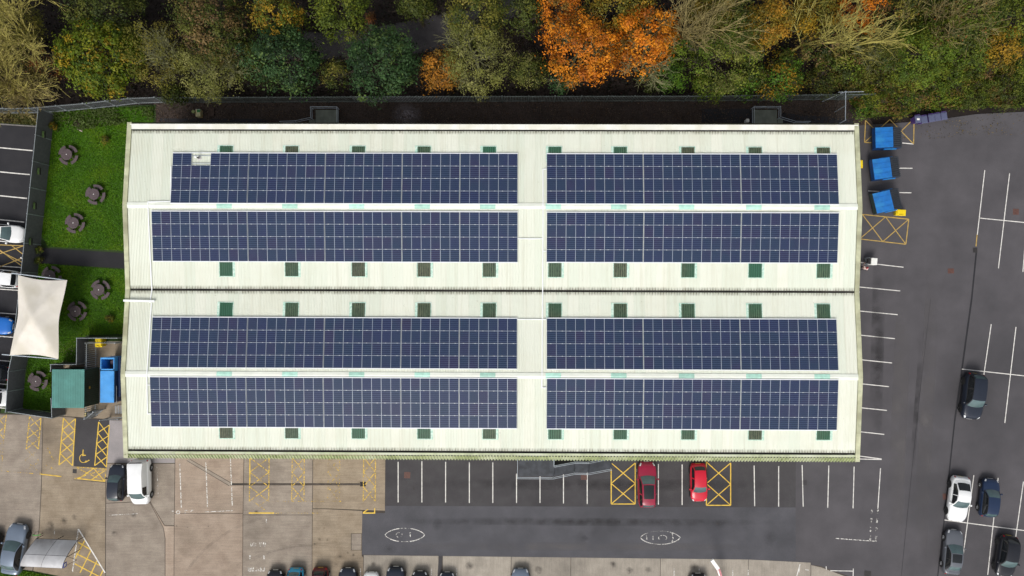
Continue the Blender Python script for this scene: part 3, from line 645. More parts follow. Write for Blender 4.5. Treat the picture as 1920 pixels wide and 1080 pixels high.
# ------------------------------------------------------------------ solar arrays
def cell_mat():
    m, N, L, P = nmat('solar cells under glass')
    P.inputs['Roughness'].default_value = 0.22; P.inputs['Specular IOR Level'].default_value = 0.35
    tc = N.new('ShaderNodeTexCoord'); oi = N.new('ShaderNodeObjectInfo'); ge = N.new('ShaderNodeNewGeometry')
    sx = N.new('ShaderNodeSeparateXYZ'); L.new(tc.outputs['Object'], sx.inputs[0])
    def M_(op, a, b_=None):
        x = N.new('ShaderNodeMath'); x.operation = op
        for s, v in ((0, a), (1, b_)):
            if v is None: continue
            if isinstance(v, (int, float)): x.inputs[s].default_value = v
            else: L.new(v, x.inputs[s])
        return x.outputs[0]
    def grid_line(c, n, span, w):
        f = M_('FRACT', M_('MULTIPLY', c, n / span)); return M_('LESS_THAN', f, w)
    hl = grid_line(sx.outputs['Y'], 6, 1.114, .11); vl = grid_line(sx.outputs['X'], 9, .824, .10)
    g_ = M_('MAXIMUM', hl, M_('MULTIPLY', vl, .75))
    cr = N.new('ShaderNodeValToRGB'); e = cr.color_ramp.elements
    e[0].position = 0.0; e[0].color = (.007, .011, .041, 1); e[1].position = 1.0; e[1].color = (.019, .015, .040, 1)
    for p, c in ((.3, (.012, .018, .062, 1)), (.55, (.010, .024, .055, 1)), (.8, (.019, .017, .056, 1))):
        q = e.new(p); q.color = c
    nz = N.new('ShaderNodeTexNoise'); nz.inputs['Scale'].default_value = .45; nz.inputs['Detail'].default_value = 3; L.new(ge.outputs['Position'], nz.inputs['Vector'])
    mixv = M_('ADD', M_('MULTIPLY', oi.outputs['Random'], .42), M_('MULTIPLY', nz.outputs['Fac'], .68)); L.new(mixv, cr.inputs[0])  # tint by sheet and by region paints in a faint colour shimmer
    mx = N.new('ShaderNodeMixRGB'); L.new(M_('MULTIPLY', g_, .80), mx.inputs['Fac']); L.new(cr.outputs[0], mx.inputs['Color1']); mx.inputs['Color2'].default_value = (.12, .16, .26, 1)
    L.new(mx.outputs[0], P.inputs['Base Color']); return m
M_CELL = cell_mat()
M_ALU = mat('silver panel frame', (.46, .50, .56), .45, .08, 2.0, metal=.3, objrand=.06)
M_RAIL = mat('white edge rail', (.80, .82, .84), .4, .04, 2.0)
PWID, PHGT = 1.722, 1.134
pm = MB(); pm.box(-PWID / 2, PWID / 2, 0, PHGT, -.035, 0, 0, .004); PANEL = pm.mesh('solar_panel'); PANEL.materials.append(M_ALU)
cm_ = MB().add([(0, 0, 0), (.828, 0, 0), (.828, 1.106, 0), (0, 1.106, 0)], [(0, 1, 2, 3)]); CELL = cm_.mesh('cell_sheet'); CELL.materials.append(M_CELL)
CLAMP = MB().box(-.035, .035, -.02, .02, 0, .02)
def solar_array(label, pxl, pxr, pyt, pyb, groups, side, skip=()):
    """groups: panels between rail joints, from the left; side +1 slope falls north, -1 slope falls south"""
    x0, yt = BL_iter((pxl + pxr) / 2, pyt, .16); _, yb = BL_iter((pxl + pxr) / 2, pyb, .16)
    xl, _ = BL_iter(pxl, (pyt + pyb) / 2, .16); xr, _ = BL_iter(pxr, (pyt + pyb) / 2, .16)
    n = sum(groups); jg = .05; pitch = (xr - xl - jg * (len(groups) - 1)) / n
    y_low = yt if side > 0 else yb; y_hi = yb if side > 0 else yt
    L_ = abs(y_hi - y_low) / math.cos(SLOPE); rp = L_ / 4
    loc2 = Vector((BC.x + (xl if side < 0 else xr) * cb - y_low * sb, BC.y + (xl if side < 0 else xr) * sb + y_low * cb, roofz(y_low) + .15))
    a = link('solar_array', None, None, loc2, (SLOPE, 0, BROT + (0 if side < 0 else math.pi)))
    tag(a, label, 'solar array', 'solar arrays on the warehouse roof')
    gs = groups if side < 0 else groups[::-1]
    sx_, sy_ = (pitch - .012) / PWID, (rp - .008) / PHGT
    x = 0.0; c = 0; pos = []
    for gi, gn in enumerate(gs):
        for k in range(gn): pos.append((x + pitch / 2, c)); x += pitch; c += 1
        x += jg
    tot = x - jg
    clamps = MB()
    for (xc, ci) in pos:
        col = ci if side < 0 else n - 1 - ci
        for r in range(4):
            row = 3 - r if side < 0 else r           # row counted from the photo's top
            if (col, row) in skip: continue
            p = link('solar_panel', PANEL, a, (xc, r * rp + .006, 0)); p.scale = (sx_, sy_, 1)
            for h in (0, 1): link('cell_sheet', CELL, p, (-.844 + h * .858, .014, .002))
            if r: 
                for q in (-.55, .5): clamps.box(xc + q - .05, xc + q + .05, r * rp - .022, r * rp + .022, 0, .012)
    tag(clamps.build('mid_clamps', M_RAIL, a), kind='stuff')
    for y_ in (-.07, 4 * rp + .0): MB().box(-.02, tot + .02, y_, y_ + .07, -.06, .004, 0, .005).build('edge_rail', M_RAIL, a)
    for r in range(4):
        for q in (.2, .8): MB().box(0, tot, (r + q) * rp - .02, (r + q) * rp + .02, -.10, -.04).build('rail', M_ALU, a)
    return a
# measured corners of the eight arrays
solar_array('top left solar array with one panel missing and a gap round a vent pipe', 321.5, 970.5, 287.5, 381, [4, 4, 4, 3, 3], 1, skip={(1, 0)})
solar_array('left solar array just below the upper ridge', 285, 970.5, 397, 490.5, [5, 4, 4, 3, 3], -1)
solar_array('left solar array just below the valley gutter, above the lower ridge', 283, 969.5, 596, 690, [5, 4, 4, 3, 3], 1)
solar_array('bottom left solar array nearest the brown concrete yard', 282, 969.5, 708.5, 801.5, [5, 4, 4, 3, 3], -1)
solar_array('top right solar array above the upper ridge, nearest the trees', 1025, 1571.5, 289, 382, [5, 5, 5], 1)
solar_array('right solar array just below the upper ridge', 1025, 1572, 399, 492, [5, 5, 5], -1)
solar_array('right solar array just below the valley gutter, above the lower ridge', 1025, 1570.5, 598, 693, [5, 5, 5], 1)
solar_array('bottom right solar array above the parked red cars', 1025, 1571, 711.5, 805, [5, 5, 5], -1)

# ------------------------------------------------------------------ conduits and small things on the roof
M_COND = mat('white plastic trunking', (.84, .86, .87), .4, .03, 2.0)
def conduit(label, runs, w=.085):
    t = thing('cable_trunking', label, 'cable trunking', (BC.x, BC.y, 0), BROT, 'white cable trunking on the roof')
    for (p, q) in runs:
        a = BL_iter(*p, .1); b_ = BL_iter(*q, .1)
        ys = [a[1], b_[1]] + [y for y in (-RIDGE, 0, RIDGE) if min(a[1], b_[1]) < y < max(a[1], b_[1])]; ys.sort(reverse=a[1] > b_[1])
        if len(ys) == 2: ps = [a, b_]
        else: ps = [(a[0] + (b_[0] - a[0]) * (y - a[1]) / (b_[1] - a[1]), y) for y in ys]
        for u, v in zip(ps[:-1], ps[1:]):
            MB().bar((u[0], u[1], roofz(u[1]) + .09), (v[0], v[1], roofz(v[1]) + .09), w, .05).build('trunking_length', M_COND, t)
    return t
conduit('white trunking running down the left end of the roof past both ridges', [((320, 377.5), (277, 378.5)), ((277.5, 378.5), (284.5, 545)), ((284.5, 545), (281, 568)), ((284, 568), (276, 690)), ((276, 690), (276.5, 776)), ((276.5, 776), (283, 776)), ((276, 722), (283, 722)), ((320.5, 312), (320.2, 378))])
conduit('white trunking down the bare roof strip between left and right arrays', [((1018, 317), (1017.5, 545)), ((1017.5, 545), (1016, 727)), ((1018, 317), (1025, 317)), ((971, 447.5), (1017, 447.5)), ((970, 599), (1024, 599)), ((1017, 471), (1024, 471)), ((1016, 727), (1024, 727))])
a = BL_iter(233, 563.5, .1); b_ = BL_iter(291, 565, .1)
t = thing('cable_tray', 'short thick white cable tray crossing the left roof edge below the valley', 'cable tray', (BC.x, BC.y, 0), BROT)
MB().bar((a[0], a[1], roofz(a[1]) + .22), (b_[0], b_[1], roofz(b_[1]) + .22), .19, .08).build('tray', M_COND, t)
for q in (.3, .8): MB().bar((a[0] + (b_[0] - a[0]) * q, a[1], roofz(a[1]) + .03), (a[0] + (b_[0] - a[0]) * q, a[1], roofz(a[1]) + .19), .06, .06).build('bracket', M_COND, t)
lx, ly = BL_iter(374, 297, .0)
t = thing('vent_pipe', 'small white-topped vent pipe on a stained boot in the missing-panel gap', 'vent pipe', (BC.x + lx * cb - ly * sb, BC.y + lx * sb + ly * cb, roofz(ly)), BROT)
MB().tube((0, 0, .02), (0, 0, .75), .06, n=10).build('pipe', mat('black pipe', (.02, .02, .022), .5, .1), t)
MB().tube((0, 0, .75), (0, 0, .82), .11, .05, n=10).build('cowl', M_COND, t)
MB().tube((0, 0, .0), (0, 0, .12), .22, .08, n=10).build('boot', mat('stained grey boot', (.45, .43, .42), .7, .2, 8), t)
# ------------------------------------------------------------------ vegetation
def leaf_mat():
    m, N, L, P = nmat('leaves')
    at = N.new('ShaderNodeAttribute'); at.attribute_name = 'leaf_colour'
    P.inputs['Roughness'].default_value = .6; P.inputs['Specular IOR Level'].default_value = .25
    L.new(at.outputs['Color'], P.inputs['Base Color'])
    tr = N.new('ShaderNodeBsdfTranslucent'); L.new(at.outputs['Color'], tr.inputs['Color'])
    mx = N.new('ShaderNodeMixShader'); mx.inputs['Fac'].default_value = .22
    L.new(P.outputs[0], mx.inputs[1]); L.new(tr.outputs[0], mx.inputs[2]); L.new(mx.outputs[0], N['Material Output'].inputs['Surface'])
    return m
M_LEAF = leaf_mat()
def bark(name, c): return mat(name, c, .85, .35, 3.0, stretch=(1, 1, .4))
M_BARK = bark('dark bark', (.055, .042, .030)); M_BARK_Y = bark('lichen yellow bark', (.400, .350, .090)); M_BARK_G = bark('grey green bark', (.20, .20, .095)); M_BARK_T = bark('tan bark', (.270, .220, .085))

def leaves_mesh(name, P, Nrm, S, COLR, rng):
    """one small pointed leaf face at each P, facing Nrm, of size S and colour COLR"""
    n = len(P)
    Nrm = Nrm / (np.linalg.norm(Nrm, axis=1, keepdims=True) + 1e-9)
    r = rng.normal(size=(n, 3)); A = r - (r * Nrm).sum(1, keepdims=True) * Nrm; A /= np.linalg.norm(A, axis=1, keepdims=True) + 1e-9
    B = np.cross(Nrm, A); S = S[:, None]
    q = np.stack([P - A * S, P - B * S * .55 + Nrm * S * .12, P + A * S, P + B * S * .55 + Nrm * S * .12], 1).reshape(-1, 3)
    me = bpy.data.meshes.new(name)
    me.vertices.add(4 * n); me.vertices.foreach_set('co', q.astype(np.float32).ravel())
    me.loops.add(4 * n); me.loops.foreach_set('vertex_index', np.arange(4 * n, dtype=np.int32))
    me.polygons.add(n); me.polygons.foreach_set('loop_start', np.arange(0, 4 * n, 4, dtype=np.int32)); me.polygons.foreach_set('loop_total', np.full(n, 4, dtype=np.int32))
    ca = me.attributes.new('leaf_colour', 'FLOAT_COLOR', 'POINT')
    c4 = np.concatenate([COLR, np.ones((n, 1))], 1); ca.data.foreach_set('color', np.repeat(c4, 4, 0).astype(np.float32).ravel())
    me.materials.append(M_LEAF); me.update(); me.validate(); return me

def lobes(rng, k=9):
    d = rng.normal(size=(k, 3)); d /= np.linalg.norm(d, axis=1, keepdims=True); return d, rng.uniform(-.28, .30, k), rng.uniform(2, 7, k)
def crown_points(rng, rx, ry, rz, n_cl, per, spread, shell=(.45, 1.0), flat_bottom=-.55, lob=1.0):
    dirs = rng.normal(size=(n_cl * 2, 3)); dirs /= np.linalg.norm(dirs, axis=1, keepdims=True); dirs = dirs[dirs[:, 2] > flat_bottom][:n_cl]
    D, A, K = lobes(rng); f = 1 + lob * (A[None] * np.exp(K[None] * (dirs @ D.T - 1))).sum(1)
    rad = (shell[0] + (shell[1] - shell[0]) * rng.uniform(0, 1, len(dirs)) ** .55) * f
    cl = dirs * rad[:, None] * np.array([rx, ry, rz])
    m = len(cl); off = rng.normal(size=(m, per, 3)) * spread * rng.uniform(.6, 1.3, (m, 1, 1)) * np.array([1, 1, .7])
    pts = (cl[:, None, :] + off).reshape(-1, 3); idx = np.repeat(np.arange(m), per)
    nr = np.repeat(dirs, per, 0) * .5 + off.reshape(-1, 3) / spread * .45 + np.array([0, 0, .55]) + rng.normal(size=(m * per, 3)) * .45
    return pts, nr, idx, cl
def palette(rng, pal, m, idx, jit=.22, clump=.9):
    """pal: list of (rgb, weight); one tone for a clump, jittered leaf by leaf"""
    c = np.array([p[0] for p in pal]); w = np.array([p[1] for p in pal], float); w /= w.sum()
    pick = rng.choice(len(pal), m, p=w); cc = c[pick] * rng.uniform(.75, 1.25, (m, 1))
    out = cc[idx]; mixm = rng.uniform(size=len(idx)) > clump; out[mixm] = c[rng.choice(len(pal), mixm.sum(), p=w)]
    return np.clip(out * rng.uniform(1 - jit, 1 + jit, (len(idx), 1)), 0, 1)

def grow(rng, segs, p, d, length, rad, depth, spread, kids, up=.15, rmin=.012, seglen=2):
    """branching skeleton: segments (p0, p1, r0, r1)"""
    q = p.copy(); dd = d.copy(); r = rad; steps = seglen
    pts = [(q.copy(), r)]
    for k in range(steps):
        dd = dd + rng.normal(size=3) * .16 + np.array([0, 0, up * .3]); dd /= np.linalg.norm(dd)
        q = q + dd * length / steps; r2 = max(rmin * .7, r * .78); segs.append((pts[-1][0], q.copy(), r, r2)); r = r2; pts.append((q.copy(), r))
    if depth <= 0: return
    for k in range(kids[0]):
        t = rng.uniform(.3, 1.0); i = min(int(t * steps), steps - 1); f = t * steps - i
        base = pts[i][0] * (1 - f) + pts[i + 1][0] * f; rb = pts[i][1] * (1 - f) + pts[i + 1][1] * f
        s = rng.normal(size=3); s -= s.dot(dd) * dd; s /= np.linalg.norm(s) + 1e-9
        nd = dd * math.cos(spread) + s * math.sin(spread) * rng.uniform(.7, 1.2) + np.array([0, 0, up]); nd /= np.linalg.norm(nd)
        grow(rng, segs, base, nd, length * rng.uniform(.5, .75), max(rmin, rb * .55), depth - 1, spread, kids[1:] or kids, up, rmin, seglen)
def tubes_mesh(name, segs, m, sides=4):
    a = np.array([s[0] for s in segs]); b_ = np.array([s[1] for s in segs]); r0 = np.array([s[2] for s in segs])[:, None]; r1 = np.array([s[3] for s in segs])[:, None]
    d = b_ - a; d /= np.linalg.norm(d, axis=1, keepdims=True) + 1e-9
    h = np.where(np.abs(d[:, 2:3]) < .9, np.array([[0, 0, 1.]]), np.array([[1., 0, 0]])); u = np.cross(d, h); u /= np.linalg.norm(u, axis=1, keepdims=True) + 1e-9; v = np.cross(d, u)
    ring = []
    for P_, r in ((a, r0), (b_, r1)):
        for k in range(sides):
            t = 2 * math.pi * k / sides; ring.append(P_ + u * r * math.cos(t) + v * r * math.sin(t))
    vs = np.stack(ring, 1).reshape(-1, 3); n = len(segs); S2 = 2 * sides
    fs = np.array([[k, (k + 1) % sides, sides + (k + 1) % sides, sides + k] for k in range(sides)])
    F = (fs[None] + (np.arange(n) * S2)[:, None, None]).reshape(-1)
    me = bpy.data.meshes.new(name); me.vertices.add(len(vs)); me.vertices.foreach_set('co', vs.astype(np.float32).ravel())
    nf = n * sides; me.loops.add(4 * nf); me.loops.foreach_set('vertex_index', F.astype(np.int32)); me.polygons.add(nf)
    me.polygons.foreach_set('loop_start', np.arange(0, 4 * nf, 4, dtype=np.int32)); me.polygons.foreach_set('loop_total', np.full(nf, 4, dtype=np.int32))
    me.polygons.foreach_set('use_smooth', np.ones(nf, dtype=bool))
    me.materials.append(m); me.update(); me.validate(); return me

SEED = [100]
def tree(name, label, px, py, rpx, H=9.0, pal=None, dens=1.0, leaf=.15, bk=None, group='trees of the wood above the fence', asp=1.0, branchy=0, cat='tree', spread=.34, rz=None, lob=1.05, zc=None, rmin=.012):
    """leafy tree whose crown shows at (px, py) with radius rpx in the photo"""
    SEED[0] += 1; rng = np.random.default_rng(SEED[0])
    rz = rz if rz is not None else H * .42; zc = zc if zc is not None else H - rz
    rx = rpx * mpp(zc + rz * .4) * .84
    x, y = U(px, py, zc + rz * .35)
    t = thing(name, label, cat, (x, y, -.05), 0, group)
    area = rx * rx * asp
    n_cl = int(max(10, 17 * area * dens)); per = 54
    pts, nr, idx, cl = crown_points(rng, rx, rx * asp, rz, n_cl, per, spread, lob=lob)
    pts[:, 2] += zc; ok = pts[:, 2] > .12
    pts, nr, idx = pts[ok], nr[ok], idx[ok]
    colr = palette(rng, pal, len(cl), idx)
    link('crown', leaves_mesh('crown', pts, nr, rng.uniform(leaf * .42, leaf * .95, len(pts)), colr, rng), t)
    segs = []; tr = .07 + .02 * H
    th = max(.3, zc - rz * .35)
    grow(rng, segs, np.array([0, 0, 0.]), np.array([0, 0, 1.]), th, tr, 0, .5, [0], .1, seglen=3)
    top = segs[-1][1]
    nl = 7
    for k in range(nl):
        a = 2 * math.pi * k / nl + rng.uniform(-.3, .3); e = rng.uniform(.5, 1.1)
        d = np.array([math.cos(a) * math.cos(e), math.sin(a) * math.cos(e), math.sin(e)])
        grow(rng, segs, top, d, min(rx, rz * 1.4) * (.75 if not branchy else .8), tr * .5, 2 if not branchy else 3, .6, [4, 4, 4] if not branchy else [5, 5, 3], .10, rmin)
    link('trunk', tubes_mesh('trunk', segs, bk or M_BARK, 4), t)
    return t
def bare_tree(label, px, py, H, reach, bk, lean=(0, 0), dens=1, leafpal=None, nleaf=0, group='trees of the wood above the fence', name='bare_tree', limbs=8, spread=.55, rmin=.018, kids=(5, 5, 4), up=.14, base_px=True):
    """leafless tree with its foot at the photo point, spreading limbs and twigs"""
    SEED[0] += 1; rng = np.random.default_rng(SEED[0])
    x, y = U(px, py, 0)
    t = thing(name, label, 'tree', (x, y, -.05), 0, group)
    segs = []; tr = .018 * H
    d0 = np.array([lean[0], lean[1], 1.]); d0 /= np.linalg.norm(d0)
    grow(rng, segs, np.array([0, 0, 0.]), d0, H * .38, tr, 0, .5, [0], .05, seglen=3)
    st = [s[1] for s in segs]
    for k in range(limbs):
        a = 2 * math.pi * k / limbs + rng.uniform(-.4, .4); e = rng.uniform(.55, 1.2)
        d = np.array([math.cos(a) * math.cos(e) * reach, math.sin(a) * math.cos(e) * reach, math.sin(e)]) + d0 * .25; d /= np.linalg.norm(d)
        grow(rng, segs, st[-1] if k % 2 else st[-2], d, H * .42, tr * .55, len(kids), spread, list(kids), up, rmin)
    link('trunk', tubes_mesh('trunk', segs, bk, 3), t)
    if leafpal:
        ends = np.array([s[1] for s in segs if s[3] < .03]); pick = ends[rng.integers(0, len(ends), nleaf)] + rng.normal(size=(nleaf, 3)) * .12
        colr = palette(rng, leafpal, 60, rng.integers(0, 60, nleaf))
        link('crown', leaves_mesh('crown', pick, rng.normal(size=(nleaf, 3)) + np.array([0, 0, .6]), rng.uniform(.05, .11, nleaf), colr, rng), t)
    return t

# leaf tones (albedo)
G_MID = [((.075, .105, .007), 3), ((.115, .135, .010), 2), ((.040, .062, .006), 2)]
G_YEL = [((.090, .130, .005), 4), ((.150, .165, .008), 2.2), ((.280, .200, .010), 1.0), ((.045, .080, .005), 2)]
G_DARK = [((.050, .066, .008), 3), ((.080, .088, .012), 2), ((.028, .042, .006), 2)]
G_TEAL = [((.026, .062, .017), 3), ((.042, .088, .026), 2), ((.068, .112, .024), 1.4), ((.013, .034, .010), 2)]
OLIVE = [((.145, .138, .018), 3), ((.108, .108, .014), 2), ((.200, .170, .030), 1)]
OLIVE_G = [((.160, .165, .034), 3), ((.120, .130, .026), 2), ((.215, .210, .065), 1)]
BROWN_O = [((.150, .098, .034), 3), ((.120, .100, .022), 3), ((.170, .105, .050), 1.5)]
ORANGE = [((.480, .145, .006), 4), ((.560, .205, .010), 3), ((.280, .078, .006), 2), ((.130, .075, .010), 1.6)]
ORANGE_Y = [((.360, .150, .014), 3), ((.260, .120, .015), 2), ((.170, .100, .016), 2)]
YELL_O = [((.270, .165, .010), 3), ((.190, .135, .012), 3), ((.135, .110, .012), 2)]
G_BRIGHT = [((.065, .145, .010), 3), ((.100, .175, .014), 2), ((.035, .085, .008), 2)]
G_FERN = [((.100, .155, .012), 3), ((.150, .180, .016), 2), ((.060, .100, .010), 2)]
HEDGE = [((.075, .120, .007), 3), ((.150, .175, .012), 3), ((.160, .105, .022), 1.2), ((.030, .055, .005), 2)]
HEDGE_B = [((.135, .100, .018), 3), ((.110, .125, .012), 2), ((.175, .100, .035), 1), ((.035, .046, .007), 1.2)]
RUST = [((.200, .075, .018), 3), ((.150, .070, .022), 2)]

# back row first, then the row along the fence
tree('broadleaf_tree', 'dark green tree at the top edge, between bare tree and brown tree', 190, 8, 75, 9, G_DARK)
tree('broadleaf_tree', 'brownish olive broadleaf tree at the top edge, left of the path', 385, 30, 88, 11, BROWN_O + G_DARK, dens=1.1)
tree('broadleaf_tree', 'yellow-olive tree at the top edge beside the brownish one', 512, 18, 55, 10, YELL_O + G_MID)
tree('broadleaf_tree', 'fresh green tree at the top edge over the woodland path', 632, 6, 62, 10, G_MID, dens=1.1)
tree('shrub', 'small pink-brown leaved shrub at the edge of the woodland path', 697, 38, 13, 1.6, RUST, leaf=.12, cat='shrub', spread=.2)
tree('broadleaf_tree', 'dull green tree at the top edge right of the woodland path', 775, -6, 50, 9, G_DARK)
tree('broadleaf_tree', 'dark olive tree at the top edge behind the grey twiggy tree', 890, 12, 72, 10, G_DARK + OLIVE)
tree('broadleaf_tree', 'very dark green tree at the top edge left of the orange trees', 982, 14, 42, 9, G_DARK)
tree('broadleaf_tree', 'small orange tree at the top edge above the dark gap', 1052, 2, 50, 10, ORANGE)
tree('broadleaf_tree', 'olive and amber tree at the top edge behind the orange pair', 1170, -8, 75, 9, OLIVE + YELL_O)
tree('broadleaf_tree', 'amber yellow tree at the top edge right of the pale bare tree', 1450, 36, 62, 10, YELL_O + [((.330, .170, .014), 2.5)])
tree('broadleaf_tree', 'rust orange tree at the top edge above the leaning bare trees', 1618, 4, 48, 9, ORANGE[:2] + RUST)
tree('broadleaf_tree', 'mid green tree at the top edge right of the reddish bare tree', 1828, 28, 78, 10, G_MID + G_DARK)
tree('broadleaf_tree', 'green tree in the top right corner', 1915, 14, 55, 9, G_MID)
tree('broadleaf_tree', 'amber yellow small tree at the right edge above the brambles', 1888, 80, 42, 6, YELL_O + [((.330, .190, .014), 3)])
tree('broadleaf_tree', 'olive tree filling the gap behind the pale bare tree', 1345, 12, 60, 7, OLIVE + YELL_O)
tree('broadleaf_tree', 'brown-green tree behind the two leaning bare trees', 1560, 70, 60, 5, BROWN_O + G_DARK, dens=.7)
tree('broadleaf_tree', 'olive-green tree between amber tree and pale bare tree', 1395, 62, 55, 7, G_FERN + OLIVE, dens=1.0)
tree('broadleaf_tree', 'golden olive tree at the top edge above the leaning trees', 1535, 14, 55, 8, YELL_O + OLIVE, dens=.9)
tree('broadleaf_tree', 'dull olive tree behind the grey-brown thin tree', 1690, 20, 55, 7, OLIVE + G_DARK, dens=.9)
tree('broadleaf_tree', 'yellow-green tree at the top edge between reddish bare tree and green tree', 1775, 30, 52, 8, G_MID + G_FERN)
tree('broadleaf_tree', 'green tree under the amber small tree, right of the feathery one', 1835, 86, 50, 5, G_MID + G_FERN)
tree('broadleaf_tree', 'mossy green tree low behind the leaning bare trees', 1590, 112, 46, 4.5, G_DARK + HEDGE_B + G_FERN, dens=.9)
tree('broadleaf_tree', 'low olive tree under the big bare tree, top left corner', 25, 45, 60, 6, OLIVE, dens=.9, leaf=.11)
tree('broadleaf_tree', 'low straw-coloured tree under the bare tree at the left edge', 22, 140, 55, 4.5, OLIVE + [((.28, .22, .06), 3)], dens=.9, leaf=.10)
tree('broadleaf_tree', 'dark green tree behind the teal green tree, left of the path', 455, 95, 48, 6, G_DARK, dens=.9)
tree('broadleaf_tree', 'green understorey tree right of the small dark shrub', 1285, 84, 40, 4.5, G_DARK + G_FERN, dens=.9)
# front row
tree('broadleaf_tree', 'bright green tree flecked with yellow beside the bare left tree', 177, 100, 88, 9, G_YEL, dens=1.2, leaf=.17)
tree('twiggy_tree', 'brown-olive thinly leaved tree right of the yellow-flecked tree', 275, 92, 66, 8.5, OLIVE, dens=.75, leaf=.10, branchy=1, bk=M_BARK_G)
tree('twiggy_tree', 'pale grey-green twiggy tree overhanging the fence, left part', 378, 124, 70, 8.5, OLIVE_G, dens=.8, leaf=.11, branchy=1, bk=M_BARK_G, rmin=.02)
tree('shrub', 'dark green shrub against the fence under the grey-green tree', 322, 176, 26, 3, G_DARK, cat='shrub')
tree('broadleaf_tree', 'teal green tree left of the woodland path', 534, 104, 70, 8.5, G_TEAL, dens=1.1, leaf=.17)
tree('broadleaf_tree', 'olive sapling between the two teal green trees', 625, 134, 32, 5, OLIVE + G_DARK, dens=.9, leaf=.12)
tree('broadleaf_tree', 'larger teal green tree in front of the woodland path', 712, 110, 74, 9, G_TEAL, dens=1.1, leaf=.17)
tree('broadleaf_tree', 'small amber orange tree left of the grey twiggy tree', 826, 124, 42, 6, ORANGE_Y, dens=1.1)
tree('twiggy_tree', 'tall grey-olive twiggy tree in front of the amber tree', 892, 96, 74, 9, OLIVE_G, dens=.85, leaf=.11, branchy=1, bk=M_BARK_G, asp=1.15)
tree('shrub', 'olive-green round shrub between twiggy tree and orange tree', 993, 124, 44, 4.5, G_DARK + OLIVE_G, cat='shrub', dens=1.0, leaf=.12)
tree('shrub', 'small dark green round shrub at the foot of the orange tree', 1052, 150, 24, 3.2, [((.035, .085, .022), 2), ((.05, .10, .03), 1)], cat='shrub', leaf=.11)
tree('broadleaf_tree', 'large vivid orange tree, left one of the orange pair', 1100, 80, 80, 10, ORANGE, dens=.95, lob=1.7, branchy=1, bk=M_BARK_G, leaf=.17)
tree('broadleaf_tree', 'large vivid orange tree, right one of the orange pair', 1212, 66, 72, 10, ORANGE, dens=.95, lob=1.7, branchy=1, bk=M_BARK_G, leaf=.17)
tree('shrub', 'light green shrub below the right orange tree', 1256, 138, 32, 3.5, G_BRIGHT, cat='shrub', leaf=.14)
tree('shrub', 'dark green shrub below the right orange tree, left of the light one', 1218, 148, 24, 2.5, G_DARK, cat='shrub', leaf=.13)
tree('broadleaf_tree', 'mossy olive-green tree beside the pale bare tree', 1362, 96, 76, 9, G_DARK + OLIVE_G + G_FERN, dens=1.0, leaf=.13, asp=1.1)
tree('shrub', 'yellow-green shrub below the mossy olive tree', 1330, 160, 30, 3.2, G_FERN, cat='shrub', leaf=.14)
tree('shrub', 'green shrub between mossy tree and leaning bare tree', 1408, 150, 32, 3.5, G_BRIGHT + G_DARK, cat='shrub', leaf=.14)
tree('broadleaf_tree', 'green bushy tree at the foot of the leaning bare trees', 1472, 136, 54, 5, G_BRIGHT + G_DARK + YELL_O[:1], leaf=.14)
tree('shrub', 'rusty brown shrub hanging over the fence beside the green bush', 1548, 148, 34, 3, HEDGE_B + G_DARK, cat='shrub', leaf=.11)
tree('twiggy_tree', 'grey-brown thin tree right of the leaning bare trees', 1655, 92, 58, 7, OLIVE + G_DARK, dens=.75, leaf=.11, branchy=1, bk=M_BARK_G)
tree('broadleaf_tree', 'feathery yellow-green tree below the reddish bare tree', 1738, 96, 74, 8, G_FERN, dens=1.1, leaf=.13)
# bare trees
bare_tree('big bare tree with yellow-olive twigs in the top left corner', 84, 96, 12, 1.2, M_BARK_Y, dens=1, limbs=11, kids=(6, 5, 4), rmin=.02, leafpal=[((.27, .23, .08), 1), ((.20, .15, .06), 1)], nleaf=1800)
bare_tree('bare yellow-olive tree at the left edge above the verge', 66, 170, 9, 1.3, M_BARK_Y, limbs=11, kids=(6, 5, 4), rmin=.02, leafpal=[((.27, .22, .08), 1), ((.20, .15, .06), 1)], nleaf=1800)
bare_tree('low bare tan thicket tree at the left fence corner', 96, 186, 5.5, 1.4, M_BARK_T, limbs=10, kids=(5, 5, 3), rmin=.022, leafpal=[((.22, .17, .07), 1)], nleaf=1000)
tree('shrub', 'rust brown shrub caught between bare tree and yellow-flecked tree', 82, 118, 30, 5, RUST, dens=.7, cat='shrub', leaf=.10)
bare_tree('pale bare tree with thick forked trunk right of the orange pair', 1262, 92, 11.5, .75, M_BARK_T, limbs=8, kids=(5, 5, 3), rmin=.024, spread=.45)
bare_tree('leaning bare tree with long pale limbs, left of two', 1462, 104, 10.5, .42, M_BARK_Y, lean=(.30, .12), limbs=5, kids=(4, 4, 3), rmin=.022, spread=.42)
bare_tree('leaning bare tree with long pale limbs, right of two', 1530, 122, 10, .42, M_BARK_Y, lean=(.40, .10), limbs=5, kids=(4, 4, 3), rmin=.022, spread=.42)
bare_tree('reddish bare twiggy tree at the top edge above the feathery tree', 1682, 64, 10, .6, M_BARK_T, limbs=8, kids=(5, 5, 3), leafpal=RUST + OLIVE, nleaf=900)
